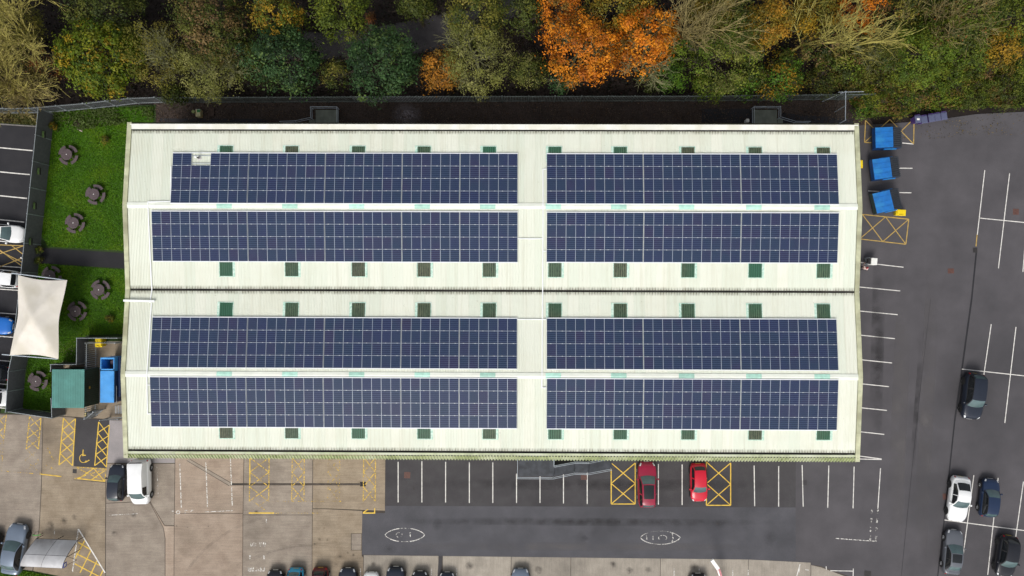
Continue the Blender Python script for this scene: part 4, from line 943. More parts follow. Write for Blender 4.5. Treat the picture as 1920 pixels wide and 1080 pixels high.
# bramble bank at the right
bk_ = 'bushes of the bramble bank by the loading bay'
for k, (px, py, r, h, pal, lab) in enumerate([
    (1640, 182, 42, 2.2, HEDGE, 'yellow-green bramble bush at the fence end, nearest the warehouse corner'),
    (1616, 206, 18, 1.4, G_BRIGHT, 'small vivid green bush lowest at the warehouse corner'),
    (1668, 140, 46, 2.6, G_DARK + HEDGE_B, 'brown-green bush below the thin grey-brown tree'),
    (1698, 188, 34, 1.8, HEDGE + HEDGE_B, 'mottled bramble bush directly above the blue bins'),
    (1722, 158, 44, 2.4, HEDGE_B + HEDGE, 'brownish bramble bush below the feathery tree'),
    (1762, 176, 30, 1.8, HEDGE, 'green bramble bush directly behind the purple bins'),
    (1790, 150, 46, 2.4, HEDGE + G_FERN, 'yellow-green bramble bush above the purple bins'),
    (1820, 112, 46, 3.0, G_MID + HEDGE_B, 'dark bramble bush right of the feathery tree'),
    (1830, 172, 38, 1.8, G_MID + G_DARK, 'dark green bush right of the purple bins'),
    (1862, 136, 44, 2.4, HEDGE_B + G_MID, 'brown flecked bush below the amber small tree'),
    (1895, 170, 46, 2.0, G_DARK + G_MID, 'dark green bush at the right edge above the asphalt'),
    (1925, 122, 44, 2.4, G_MID + HEDGE, 'green bush at the right edge under the amber tree'),
    (1600, 150, 30, 2.2, G_DARK + HEDGE_B, 'low dark bush at the right end of the palisade fence')]):
    tree('bramble_bush', lab, px, py, r, h, pal, leaf=.11, spread=.26, cat='bush', group=bk_, dens=1.25, rz=h * .55, zc=h * .45)

# low growth that covers the ground and cannot be counted
def inside(pts, P):
    ins = np.zeros(len(pts), bool); j = len(P) - 1
    for i in range(len(P)):
        c = ((P[i, 1] > pts[:, 1]) != (P[j, 1] > pts[:, 1])) & (pts[:, 0] < (P[j, 0] - P[i, 0]) * (pts[:, 1] - P[i, 1]) / (P[j, 1] - P[i, 1] + 1e-12) + P[i, 0]); ins ^= c; j = i
    return ins
def scatter(name, label, cat, poly, n, zr, size, pal, seed, keep=None, avoid=None, rough=.6, jit=.3):
    rng = np.random.default_rng(seed); P = np.array([U(x, y, 0) for x, y in poly]); lo, hi = P.min(0), P.max(0)
    pts = rng.uniform(lo, hi, (int(n * 2.2), 2)); ins = inside(pts, P)
    pts = pts[ins][:n]
    if avoid: pts = pts[~inside(pts, np.array([U(x, y, 0) for x, y in avoid]))]
    ph = np.sin(pts[:, 0] * 1.1 + 2 * np.sin(pts[:, 1] * .7)) * np.sin(pts[:, 1] * .9 + 1.3 * np.sin(pts[:, 0] * .6)) + rng.normal(size=len(pts)) * .5
    if keep is not None: m = ph > keep; pts, ph = pts[m], ph[m]
    z = rng.uniform(zr[0], zr[1], len(pts)) * (1 + .5 * np.clip(ph, -1, 1))
    P3 = np.concatenate([pts, z[:, None]], 1)
    c = np.array([p[0] for p in pal]); w = np.clip((ph + 1.2) / 2.4, 0, .999); col = c[(w * len(c)).astype(int)] * rng.uniform(1 - jit, 1 + jit, (len(pts), 1))
    o = link(name, leaves_mesh(name, P3, rng.normal(size=(len(pts), 3)) * rough + np.array([0, 0, .8]), rng.uniform(size * .6, size * 1.3, len(pts)), col, rng))
    return tag(o, label, cat, kind='stuff')
GR = [(.046, .132, .001), (.052, .146, .001), (.060, .160, .001), (.070, .175, .002), (.095, .188, .002)]
GRP = [(c, 1) for c in GR]
scatter('lawn_grass', 'green mown grass of the garden lawn around the picnic tables', 'grass', [(92, 212), (180, 203), (288, 200), (288, 232), (246, 232), (236, 470), (90, 462), (78, 440), (88, 300)], 60000, (.0, .05), .07, GRP, 5, rough=.35, jit=.18)
scatter('lawn_grass', 'green mown grass south of the garden path under the shade sail', 'grass', [(74, 494), (238, 506), (236, 626), (160, 628), (160, 682), (96, 682), (96, 768), (38, 768), (60, 640)], 50000, (.0, .05), .07, GRP, 6, rough=.35, jit=.18)
scatter('verge_grass', 'rough grass verge between fence and staff parking', 'grass', [(-20, 208), (76, 208), (72, 234), (-20, 228)], 6000, (.02, .18), .11, [((.06, .07, .015), 1), ((.09, .09, .025), 1), ((.13, .11, .03), 1), ((.05, .04, .02), 1)], 7)
scatter('fallen_leaves', 'scattered fallen leaves on the asphalt below the bramble bank', 'fallen leaves', [(1604, 226), (1690, 226), (1770, 228), (1830, 214), (1960, 208), (1960, 250), (1700, 262), (1612, 262)], 900, (.022, .03), .055, [((.10, .06, .02), 1), ((.16, .11, .03), 1), ((.06, .05, .02), 1), ((.22, .16, .06), 1)], 13, keep=-.2)
scatter('corner_grass', 'strip of short grass in the bottom left corner', 'grass', [(-20, 1062), (60, 1072), (128, 1086), (128, 1100), (-20, 1100)], 6000, (.03, .09), .08, GRP, 8)
scatter('weeds', 'weeds along the north edge of the lawn under the fence', 'weeds', [(84, 212), (180, 205), (288, 200), (288, 226), (110, 250)], 3500, (.03, .3), .11, [((.05, .035, .02), 1), ((.045, .06, .015), 1), ((.06, .09, .018), 1), ((.075, .11, .025), 1)], 9, keep=.1)
scatter('leaf_litter', 'fallen brown leaves on the gravel strip behind the warehouse', 'leaf litter', [(290, 192), (1600, 186), (1630, 232), (290, 232)], 9000, (.0, .03), .07, [((.05, .03, .018), 1), ((.09, .05, .025), 1), ((.035, .022, .015), 1), ((.13, .09, .06), 1)], 10, keep=-.4)
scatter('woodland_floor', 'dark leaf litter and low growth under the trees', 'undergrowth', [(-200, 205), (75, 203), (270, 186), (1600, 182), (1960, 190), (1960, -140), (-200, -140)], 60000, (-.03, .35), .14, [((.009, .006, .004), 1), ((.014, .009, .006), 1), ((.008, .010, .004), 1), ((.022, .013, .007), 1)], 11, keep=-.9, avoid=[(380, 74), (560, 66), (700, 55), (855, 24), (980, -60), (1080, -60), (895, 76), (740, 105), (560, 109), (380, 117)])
scatter('bramble_cover', 'tangled low brambles covering the bank above the loading bay', 'brambles', [(1590, 190), (1620, 120), (1700, 60), (1960, 60), (1960, 202), (1840, 204), (1785, 206), (1768, 204), (1715, 210), (1690, 218), (1622, 222), (1604, 212)], 26000, (.1, .7), .13, [((.03, .03, .01), 1), ((.040, .065, .008), 1), ((.06, .10, .010), 1), ((.11, .13, .014), 1), ((.13, .08, .02), 1)], 12)
# ------------------------------------------------------------------ cars
M_GLASS = mat('car glass', (.075, .120, .125), .06, .15, 1.5, spec=.6)
M_GLASSD = mat('dark tinted glass', (.010, .012, .014), .06, .1, 1.5, spec=.6)
M_TYRE = mat('tyre rubber', (.018, .018, .018), .8, .2, 10); M_RIMM = mat('alloy rim', (.42, .43, .45), .35, .1, 6, metal=.7)
M_TRIM = mat('black plastic trim', (.016, .016, .017), .6, .2, 8); M_HEAD = mat('headlamp lens', (.62, .64, .66), .15, .1, 8); M_TAIL = mat('red lamp lens', (.42, .012, .018), .2, .15, 8)
M_PLW = mat('white number plate', (.7, .7, .68), .5, .05, 9); M_PLY = mat('yellow number plate', (.65, .48, .06), .5, .05, 9)
def paint(name, c, rough=.3, metal=.0): return mat('car paint ' + name, c, rough, .04, 1.2, coat=.35, metal=metal, spec=.3)
PAINT = dict(maroon=paint('maroon', (.27, .012, .040)), red=paint('red', (.52, .010, .030)), white=paint('white', (.78, .79, .79)), black=paint('black', (.010, .011, .016)), navy=paint('navy', (.012, .026, .065)),
             blueblack=paint('blue black', (.014, .019, .032)), grey=paint('grey', (.13, .14, .16), .3, .3), silver=paint('blue silver', (.16, .20, .26), .28, .35), blue=paint('bright blue', (.012, .14, .52)), cyan=paint('cyan', (.03, .36, .62)), darkred=paint('dark red', (.10, .008, .014)))
KIND = dict(  # L, W, H, belt, windscreen foot, roof front, roof rear, rear foot, tail height  (x as share of half length)
    hatch=(3.75, 1.68, 1.46, .93, .42, .10, -.72, -.93, .92), suv=(4.45, 1.86, 1.66, 1.06, .40, .10, -.78, -.95, 1.03), saloon=(4.55, 1.82, 1.44, .92, .34, .02, -.52, -.80, .98),
    coupe=(4.25, 1.80, 1.46, .90, .30, .00, -.42, -.84, .86), estate=(4.5, 1.80, 1.50, .93, .36, .06, -.84, -.96, .93), van=(4.45, 1.85, 1.86, 1.12, .66, .36, -.93, -.985, 1.12))
def lerp_pts(P, t):
    for (a, va), (b_, vb) in zip(P[:-1], P[1:]):
        if t <= b_: f = (t - a) / (b_ - a) if b_ > a else 0; return tuple(u + (v - u) * f for u, v in zip(va, vb)) if isinstance(va, tuple) else va + (vb - va) * f
    return P[-1][1]
CAR_CACHE = {}
def car_meshes(kind, glassroof):
    key = (kind, glassroof)
    if key in CAR_CACHE: return CAR_CACHE[key]
    L, W, H, zb, fws, frf, frr, frw, ztail = KIND[kind]; h = L / 2; van = kind == 'van'
    xws, xrf, xrr, xrw = h * fws, h * frf, h * frr, h * frw
    nose = .64 if not van else .78
    def hw(x):
        a = abs(x) / h; e = max(0, (a - .55) / .45); k = .34 if x > 0 else (.24 if not van else .08)
        return W / 2 * (1 - k * e ** 2.8)
    prof = [(-1.0, ztail - .30), (-.975, ztail - .10), (-.93, ztail), (min(frw, -.5) if frw > -.92 else -.90, zb + .01), (fws, zb), (.62 if fws < .6 else .74, zb - .05), (.82, zb - .13), (.93, zb - .22), (.985, nose - .02), (1.0, nose - .16)]
    def zt(x): return lerp_pts(prof, x / h)
    def ring(x):
        w = hw(x); z = zt(x); zl = .22 if abs(x) < h * .96 else .30
        return [(0, zl), (.84 * w, zl), (.975 * w, zl + .10), (w, .56 if z > .66 else z * .8), (.985 * w, .56 + (z - .56) * .55), (.93 * w, z - .045), (.82 * w, z - .005), (.42 * w, z + .022), (0, z + .03)]
    xs = [-h, -h * .985, -h * .96, -h * .92] + [-h * .92 + h * 1.84 * k / 20 for k in range(1, 20)] + [h * .92, h * .96, h * .985, h]
    mb = MB(); rows = []
    for x in xs:
        r = ring(x); rows.append([(x, -y, z) for y, z in r] + [(x, y, z) for y, z in r[-2::-1]])
    mb.grid(rows, 0, True)
    for rw in (rows[0], rows[-1]): mb.add(rw, [tuple(range(len(rw)))], 0)
    out = {'body': mb.mesh('body')}
    # cabin surface: x, z, half width along the top line
    top = [(0, (xws, zt(xws) - .01, .88 * hw(xws))), (.16, (xws + (xrf - xws) * .55, zb + (H - zb) * .60, .77 * W / 2)), (.30, (xrf, H - .05, .69 * W / 2)), (.42, (xrf + (xrr - xrf) * .35, H - .005, .68 * W / 2)),
           (.55, (xrf + (xrr - xrf) * .65, H, .67 * W / 2)), (.70, (xrr, H - .06, (.65 if not van else .74) * W / 2)), (.86, (xrr + (xrw - xrr) * .5, zb + (H - zb) * .52, (.72 if not van else .80) * W / 2)), (1, (xrw, zt(xrw) - .01, (.78 if not van else .88) * hw(xrw)))]
    if van: top = [(a, (v[0], v[1], v[2] if a < .2 or a > .8 else v[2] * 1.12)) for a, v in top]
    bow_f, bow_r = (.16, .10 if not van else .03)
    def surf(u, s):   # s in -1..1 across
        x, z, yr = lerp_pts(top, u); bow = bow_f * max(0, 1 - u / .42) if u < .42 else -bow_r * max(0, (u - .55) / .45)
        return (x + bow * (1 - s * s), s * yr, z + .035 * (1 - s * s) * (1 if .2 < u < .8 else .4))
    def patch(name, us, ss, off=0.0, m=0):
        mb = MB(); mb.grid([[tuple(Vector(surf(u, s)) + Vector((0, 0, off))) for s in ss] for u in us], 0, True, flip=True); return mb.mesh(name)
    S7 = [-1, -.7, -.35, 0, .35, .7, 1]; g0 = .90
    def lin_(a, b_, n): return [a + (b_ - a) * k / n for k in range(n + 1)]
    out['windscreen'] = patch('windscreen', lin_(.012, .285, 5), [s * g0 for s in S7]); out['rear_window'] = patch('rear_window', lin_(.725, .93, 4) if not van else lin_(.75, .86, 3), [s * (g0 - .06 if not van else .8) for s in S7], .004)
    mb = MB(); mb.grid([[surf(u, s) for s in S7] for u in lin_(.285, .725, 9)], 0, True, flip=True)
    for sg in (1, -1):
        for a, b_, n in ((.0, .285, 5), (.725, 1.0, 5)): mb.grid([[surf(u, sg * g0), surf(u, sg)] for u in lin_(a, b_, n)], 0, True, flip=sg > 0)
    mb.grid([[surf(u, s * g0) for s in S7] for u in lin_(.93, 1.0, 2)], 0, True, flip=True)
    if van: mb.grid([[tuple(Vector(surf(u, s * g0)) - Vector((0, 0, .004))) for s in S7] for u in lin_(.725, .93, 3)], 0, True, flip=True)
    out['roof'] = mb.mesh('roof')
    for sg in (1, -1):
        mb = MB(); mp_ = MB(); us = lin_(.02, .98, 16)
        def low(u):
            p = surf(u, sg); return (p[0], sg * .935 * hw(p[0]), zt(p[0]) - .03)
        def side(u, t):
            a = Vector(surf(u, sg)); b_ = Vector(low(u)); return tuple(a.lerp(b_, t) + Vector((0, sg * .02 * math.sin(math.pi * t), 0)))
        gu = (.10, .90) if not van else (.13, .36)
        mb.grid([[side(u, .10), side(u, .5), side(u, .86)] for u in lin_(gu[0], gu[1], 12)], 0, True, flip=sg < 0)
        out['side_window' + str(sg)] = mb.mesh('side_window')
        mp_.grid([[tuple(Vector(side(u, t)) - Vector((0, sg * .012, .004))) for t in (0, .1, .5, .86, 1)] for u in us], 0, True, flip=sg < 0)
        if not van: mp_.grid([[tuple(Vector(side(u, t)) + Vector((0, sg * .006, .002))) for t in (.06, .5, .9)] for u in (.47, .50)], 0, True, flip=sg < 0)
        out['pillar' + str(sg)] = mp_.mesh('pillar')
    def bpatch(name, xa, xb, ka, kb, sg, off=.012, n=4):
        mb = MB(); rows = []
        for i in range(n + 1):
            x = xa + (xb - xa) * i / n; r = ring(x); row = []
            for j in range(n + 1):
                k = ka + (kb - ka) * j / n; q = int(min(k, 7.999)); f = k - q; y = r[q][0] + (r[q + 1][0] - r[q][0]) * f; z = r[q][1] + (r[q + 1][1] - r[q][1]) * f
                row.append((x + (off if x > 0 else -off) * .7, sg * (y + off * .6), z + off * .8))
            rows.append(row)
        mb.grid(rows, 0, True, flip=sg > 0); return mb.mesh(name)
    for sg in (1, -1):
        out['headlight' + str(sg)] = bpatch('headlight', h * .86, h * .97, 4.6, 6.1, sg); out['taillight' + str(sg)] = bpatch('taillight', -h * .945, -h * .995, 4.2, 5.9, sg)
        mb = MB(); mb.box(xws - .32, xws - .16, sg * (W / 2 + .10) - .09, sg * (W / 2 + .10) + .09, zb - .02, zb + .11, 0, .03); mb.box(xws - .27, xws - .20, sg * (W / 2) - .08, sg * (W / 2) + .08, zb - .02, zb + .02); out['mirror' + str(sg)] = mb.mesh('mirror')
    mb = MB(); mb.box(h * .962, h + .012, -.5 * W / 2, .5 * W / 2, .36, .52, 0, .02); out['grille'] = mb.mesh('grille')
    mb = MB(); mb.box(h + .005, h + .022, -.26, .26, .40, .51, 0, .004); out['platef'] = mb.mesh('number_plate')
    mb = MB(); mb.box(-h - .012, -h + .005, -.26, .26, .44, .55, 0, .004); out['plater'] = mb.mesh('number_plate')
    mb = MB(); mb.box(xws + .02, xws + .06, -.62 * W / 2, .62 * W / 2, zb + .0, zb + .035, 0, .01); out['scuttle'] = mb.mesh('scuttle')
    if glassroof: out['sunroof'] = patch('sunroof', lin_(.31, .57, 6), [s * .80 for s in S7], .006)
    rt = .315 if W < 1.75 else .345
    mb = MB(); n = 20
    prf = [(.55 * rt, -.10), (.80 * rt, -.105), (.97 * rt, -.09), (rt, -.05), (rt, .05), (.97 * rt, .09), (.80 * rt, .105), (.55 * rt, .10)]
    mb.grid([[(r * math.cos(2 * math.pi * k / n), y, r * math.sin(2 * math.pi * k / n)) for r, y in prf] for k in range(n + 1)], 0, True); out['tyre'] = mb.mesh('tyre')
    mb = MB(); ri = .62 * rt
    for y in (.085, -.085): mb.add([(ri * math.cos(2 * math.pi * k / n), y, ri * math.sin(2 * math.pi * k / n)) for k in range(n)], [tuple(range(n))])
    for k in range(5):
        a = 2 * math.pi * k / 5; mb.tube((0, .09, 0), (.8 * ri * math.cos(a), .09, .8 * ri * math.sin(a)), .035, .05, 5)
    out['rim'] = mb.mesh('rim')
    for i_, (xw, sg) in enumerate(((h * .60, 1), (h * .60, -1), (-h * .60, 1), (-h * .60, -1))):
            mb = MB(); q = [(xw + (rt + .05) * math.cos(t), sg * (hw(xw) + .004), rt + (rt + .05) * math.sin(t)) for t in [math.pi * (k / 12 * 1.24 - .12) for k in range(13)]]
            mb.add(q, [tuple(range(13))]); out['arch%d' % i_] = mb.mesh('wheel_arch')
    out['_'] = (h, W, rt)
    CAR_CACHE[key] = out; return out
def car(label, px, py, heading, kind, col, name='parked_car', group='cars parked around the warehouse', glassroof=False, roofcol=None, glass=None, cat='car', scale=1.0):
    m = car_meshes(kind, glassroof); h, W, rt = m['_']; P = PAINT[col]; G = glass or M_GLASS
    x, y = U(px, py, .75); t = thing(name, label, cat, (x, y, ZS + .002), R(heading), group); t.scale = (scale,) * 3
    def part(nm, key, mt, par=t, loc=(0, 0, 0)):
        me = m[key].copy(); me.materials.clear(); me.materials.append(mt); return link(nm, me, par, loc)
    part('body', 'body', P); r = part('roof', 'roof', PAINT[roofcol] if roofcol else P); part('windscreen', 'windscreen', G); part('rear_window', 'rear_window', M_GLASSD if col in ('black', 'red', 'darkred', 'white') else G)
    part('grille', 'grille', M_TRIM); part('number_plate', 'platef', M_PLW); part('number_plate', 'plater', M_PLY); part('scuttle', 'scuttle', M_TRIM); [part('wheel_arch', 'arch%d' % i_, M_TRIM) for i_ in range(4)]
    if glassroof: part('sunroof', 'sunroof', M_GLASSD, r)
    for s in (1, -1):
        part('side_window', 'side_window%d' % s, M_GLASSD); part('pillar', 'pillar%d' % s, P if cat == 'van' or col in ('white', 'red', 'maroon') else M_TRIM); part('headlight', 'headlight%d' % s, M_HEAD); part('taillight', 'taillight%d' % s, M_TAIL); part('mirror', 'mirror%d' % s, P)
        for xw in (.60, -.60):
            w = link('wheel', None, t, (h * xw, s * (W / 2 - .095), rt)); part('tyre', 'tyre', M_TYRE, w); part('rim', 'rim', M_RIMM, w)
    return t
car('maroon car with dark glass roof panel in the bay below the ramp', 1213.5, 909, 90.5, 'suv', 'maroon', glassroof=True, scale=1.0)
car('small bright red hatchback reversed in beside a yellow hatched box', 1310.5, 905.5, -89, 'hatch', 'red')
car('black people carrier parked alone in the right-hand bays', 1825, 743, -97, 'suv', 'blueblack', scale=1.03)
car('white rounded coupe beside the blue hatchback, bottom right', 1798.5, 936, -97.5, 'coupe', 'white', scale=1.05)
car('small dark blue hatchback beside the white coupe', 1856, 934, 83, 'hatch', 'navy', scale=1.0)
car('grey saloon with silver roof bar in the bay below the white coupe', 1788, 1036, 84, 'saloon', 'grey', scale=.96, glassroof=True)
car('black hatchback nosing down at the bottom right corner', 1888, 1043, -99, 'hatch', 'black', scale=1.08)
car('small black hatchback beside the white van', 217.5, 906, 88, 'hatch', 'blueblack', scale=.96)
car('white panel van at the lower left corner of the warehouse', 263.5, 904, -89, 'van', 'white', name='panel_van', cat='van')
car('large blue-grey saloon beside the cycle shelter', 27, 1030, 81.5, 'saloon', 'silver', scale=1.1)
car('black car cut off by the left edge, next to the blue-grey saloon', -20, 1032, 83, 'hatch', 'black')
car('white hatchback nose-in to the fence, uppermost of the left parking row', 7, 437, -5.5, 'hatch', 'white', group='cars in the staff parking at the left', scale=1.06)
car('white estate backed up under the top of the shade sail', -6, 521, 174.5, 'estate', 'white', group='cars in the staff parking at the left')
car('bright blue car nosing in beside the shade sail', -15, 609, -5.5, 'hatch', 'blue', group='cars in the staff parking at the left', scale=1.05)
car('black car with red rear lamps at the left edge below the shade sail', -18, 697, 174.5, 'hatch', 'black', group='cars in the staff parking at the left')
car('white car at the left edge beside the fence corner', -22, 743, 174.5, 'coupe', 'white', group='cars in the staff parking at the left')
gb = 'cars along the bottom edge of the yard'
for px, top, hd, k, c, lab in ((515, 1071, 90, 'hatch', 'black', 'black car at the bottom edge, leftmost of the row'), (553.5, 1067.5, -90, 'hatch', 'cyan', 'bright cyan car in the bottom edge row'), (600, 1066, -90, 'hatch', 'darkred', 'dark car with red rear lamps in the bottom edge row'),
                             (651.5, 1067, 90, 'saloon', 'blueblack', 'dark blue car between red-lamped car and white car, bottom edge'), (695.5, 1075, 90, 'hatch', 'white', 'white car in the bottom edge row'), (741.5, 1064.5, 90, 'suv', 'blueblack', 'large dark blue car right of the white one, bottom edge'),
                             (787, 1073, 90, 'hatch', 'black', 'black car third from the right end of the bottom edge row'), (838, 1075, 90, 'hatch', 'blueblack', 'dark car at the bottom edge beside the asphalt trench'), (976, 1068, 90, 'saloon', 'silver', 'blue-silver car standing alone at the bottom edge'),
                             (1310, 1077.5, 90, 'suv', 'black', 'black car barely in view at the bottom edge near the striped barrier')):
    L_ = KIND[k][0] / mpp(.6)
    car(lab, px, top + L_ / 2, hd, k, c, group=gb)
# ------------------------------------------------------------------ fences
M_GALV = mat('galvanised steel', (.30, .33, .35), .5, .15, 3.0, metal=.4); M_GALVD = mat('dull dark steel', (.10, .12, .115), .6, .3, 2.0)
M_MESHP = mat('dark grey mesh panel', (.105, .108, .112), .7, .12, 4.0, objrand=.08)
M_RAILW = mat('pale galvanised handrail', (.42, .47, .52), .45, .08, 3.0, metal=.2)
def fence_posts(pxs, h, step):
    """world points along a fence line given by photo points of its foot"""
    P = [V(x, y, 0) for x, y in pxs]; out = []
    for a, b_ in zip(P[:-1], P[1:]):
        n = max(1, round((b_ - a).length / step)); out += [a.lerp(b_, k / n) for k in range(n)]
    return out + [P[-1]]
def palisade(label, feet, h, mats_, group='steel palisade fences', step=2.75, pitch=.155, rail_hi=None, single=False):
    Pp = fence_posts(feet, h, step); o = Pp[0]; t = thing('palisade_fence', label, 'fence', o, 0, group); mp_, mr_ = mats_
    pales = MB(); npl = 0
    for a, b_ in zip(Pp[:-1], Pp[1:]):
        a = a - o; b_ = b_ - o; d = (b_ - a).normalized()
        for z in (.35, h - .35): MB().bar(a + Vector((0, 0, z)), b_ + Vector((0, 0, z)), .05, .05).build('rail', mr_, t)
        n = max(2, round((b_ - a).length / pitch))
        for k in range(n):
            p = a.lerp(b_, (k + .5) / n); w = .034
            mb = MB() if single else pales
            q = [p - d * w, p + d * w]; nn = Vector((-d.y, d.x, 0)) * .012
            mb.add([q[0] + Vector((0, 0, .05)), q[1] + Vector((0, 0, .05)), q[1] + Vector((0, 0, h - .12)), p + Vector((0, 0, h)), q[0] + Vector((0, 0, h - .12)), p + nn + Vector((0, 0, .05)), p + nn + Vector((0, 0, h - .06))], [(0, 1, 2, 3, 4), (0, 5, 6, 4), (5, 1, 2, 6)])
            if single: mb.build('pale', mp_, t)
    if not single: tag(pales.build('pales', mp_, t), kind='stuff')
    for p in Pp: p = p - o; MB().box(p.x - .05, p.x + .05, p.y - .05, p.y + .05, 0, h - .1, 0, .006).build('post', mr_, t)
    return t
palisade('galvanised palisade fence curving along the top of the lawn', [(-60, 214), (82, 213), (180, 204.5), (262, 195), (310, 193.5)], 2.3, (mat('weathered galvanised pale', (.15, .165, .175), .55, .15, 3.0, metal=.3), M_GALV), pitch=.17)
palisade('dark palisade fence behind the warehouse, left half with bare posts', [(310.5, 193.5), (668, 192)], 2.2, (M_GALVD, M_GALVD))
palisade('palisade fence behind the warehouse, pale middle length', [(668.5, 192), (845, 191.5)], 2.2, (M_GALV, M_GALVD))
palisade('palisade fence behind the warehouse, dark right half up to the brambles', [(845.5, 191.5), (1330, 190.5), (1620, 187)], 2.2, (M_GALVD, M_GALVD))
# wire cross fence at the right end of the strip
t = thing('cross_fence', 'short grey mesh cross fence between palisade and warehouse, right end', 'fence', V(1565.5, 184, 0))
o = V(1565.5, 184, 0); e_ = V(1565, 236, 0) - o; MB().bar((0, 0, 2.25), e_ + Vector((0, 0, 2.25)), .06, .05).build('rail', M_RAILW, t)
for k in range(3): p = e_ * (k / 2); MB().box(p.x - .04, p.x + .04, p.y - .04, p.y + .04, 0, 2.3, 0, .005).build('post', M_RAILW, t)
p = V(1541, 191, 0) - o; MB().bar((0, 0, 2.2), (p.x, p.y, .1), .06, .06).build('stay', M_RAILW, t); MB().bar((-.6, .0, 2.0), (1.9, .05, 2.0), .05, .05).build('rail', M_RAILW, t)
mb = MB()
for k in range(28): q = e_ * (k / 27); mb.bar((q.x, q.y, .05), (q.x, q.y, 2.2), .012, .012)
tag(mb.build('mesh_wires', M_GALVD, t), kind='stuff')
# solid mesh panel fence round the garden
def panel_fence(label, feet, h, step=2.45, planter=(), top=True):
    Pp = fence_posts(feet, h, step); o = Pp[0]; t = thing('mesh_fence', label, 'fence', o, 0, 'dark mesh panel fences round the garden')
    for i, (a, b_) in enumerate(zip(Pp[:-1], Pp[1:])):
        a = a - o; b_ = b_ - o; d = (b_ - a).normalized(); a2, b2 = a + d * .05, b_ - d * .05
        MB().bar(a2 + Vector((0, 0, h / 2)), b2 + Vector((0, 0, h / 2)), .03, h - .08).build('panel', M_MESHP, t)
        MB().bar(a2 + Vector((0, 0, h)), b2 + Vector((0, 0, h)), .05, .05).build('top_rail', M_GALV, t)
    for p in Pp: p = p - o; MB().box(p.x - .045, p.x + .045, p.y - .045, p.y + .045, 0, h + .06, 0, .006).build('post', M_GALV, t)
    return t
panel_fence('long dark mesh fence between staff parking and lawn', [(102, 215), (82, 406), (71, 512), (54, 665), (48, 692), (43, 765)], 2.35)
panel_fence('dark mesh fence along the bottom of the garden beside the yard', [(43.8, 766), (122, 777.5)], 2.0)
panel_fence('short dark mesh fence leg at the garden corner below the green shed', [(122.5, 777), (121, 742)], 2.0, 1.6)
panel_fence('thin dark fence stepping round the compound beside the picnic lawn', [(119, 692), (119, 680), (166, 680), (166.5, 632), (240, 632)], 1.9, 2.3)
# small planters fixed to the long fence
M_PLANT = mat('black planter', (.015, .014, .013), .8, .2, 6)
for k, (px, py) in enumerate(((79, 252), (70, 321), (62, 386), (54, 453))):
    x, y = U(px, py, 1.8); t = thing('fence_planter', ['black planter hung highest on the long fence, nearest the trees', 'black planter second from the trees on the long fence', 'black planter third from the trees on the long fence', 'black planter lowest on the long fence beside the white hatchback'][k], 'planter', (x + .12, y, 1.6), 0, 'planters on the mesh fence')
    MB().box(-.13, .13, -.35, .35, 0, .22, 0, .02).build('trough', M_PLANT, t)
    MB().box(-.11, .11, -.32, .32, .21, .235).build('soil', M_SOIL, t)
# potted shrubs at the gate of the path
for px, py, lab, pal in ((72, 469, 'clipped olive shrub at the fence gap, above the path', OLIVE + G_MID), (70, 488, 'clipped olive shrub at the fence gap, below the path', OLIVE + G_MID), (56, 468, 'small green shrub by the fence gap, above the path', G_MID), (55, 489, 'small green shrub by the fence gap, below the path', G_MID)):
    tree('shrub', lab, px, py, 8.5, 1.1, pal, cat='shrub', leaf=.07, spread=.10, group='shrubs at the garden gate', dens=2.5)
for px, py, lab in ((196, 262, 'small straggly plant on the lawn near the top picnic table'), (203, 596, 'small straggly plant on the lawn above the bin compound'), (96, 236, 'weedy plant by the log on the lawn')):
    tree('garden_plant', lab, px, py, 8, .8, YELL_O + G_MID, cat='plant', leaf=.08, spread=.14, group='small plants on the lawn', dens=1.6)
x, y = U(149, 244, .1); t = thing('plank', 'pale plank lying on the lawn below the fence', 'plank', (x, y, .06), R(-24)); MB().box(-.3, .3, -.05, .05, 0, .05, 0, .008).build('board', mat('pale wood', (.45, .38, .32), .8, .2, 5), t)
x, y = U(145, 232, .0); t = thing('tree_stump', 'weathered brown stump disc on the lawn beside the plank', 'stump', (x, y, 0)); MB().tube((0, 0, -.05), (0, 0, .12), .36, .33, 14).build('wood', mat('brown stump', (.05, .032, .026), .9, .3, 6), t)

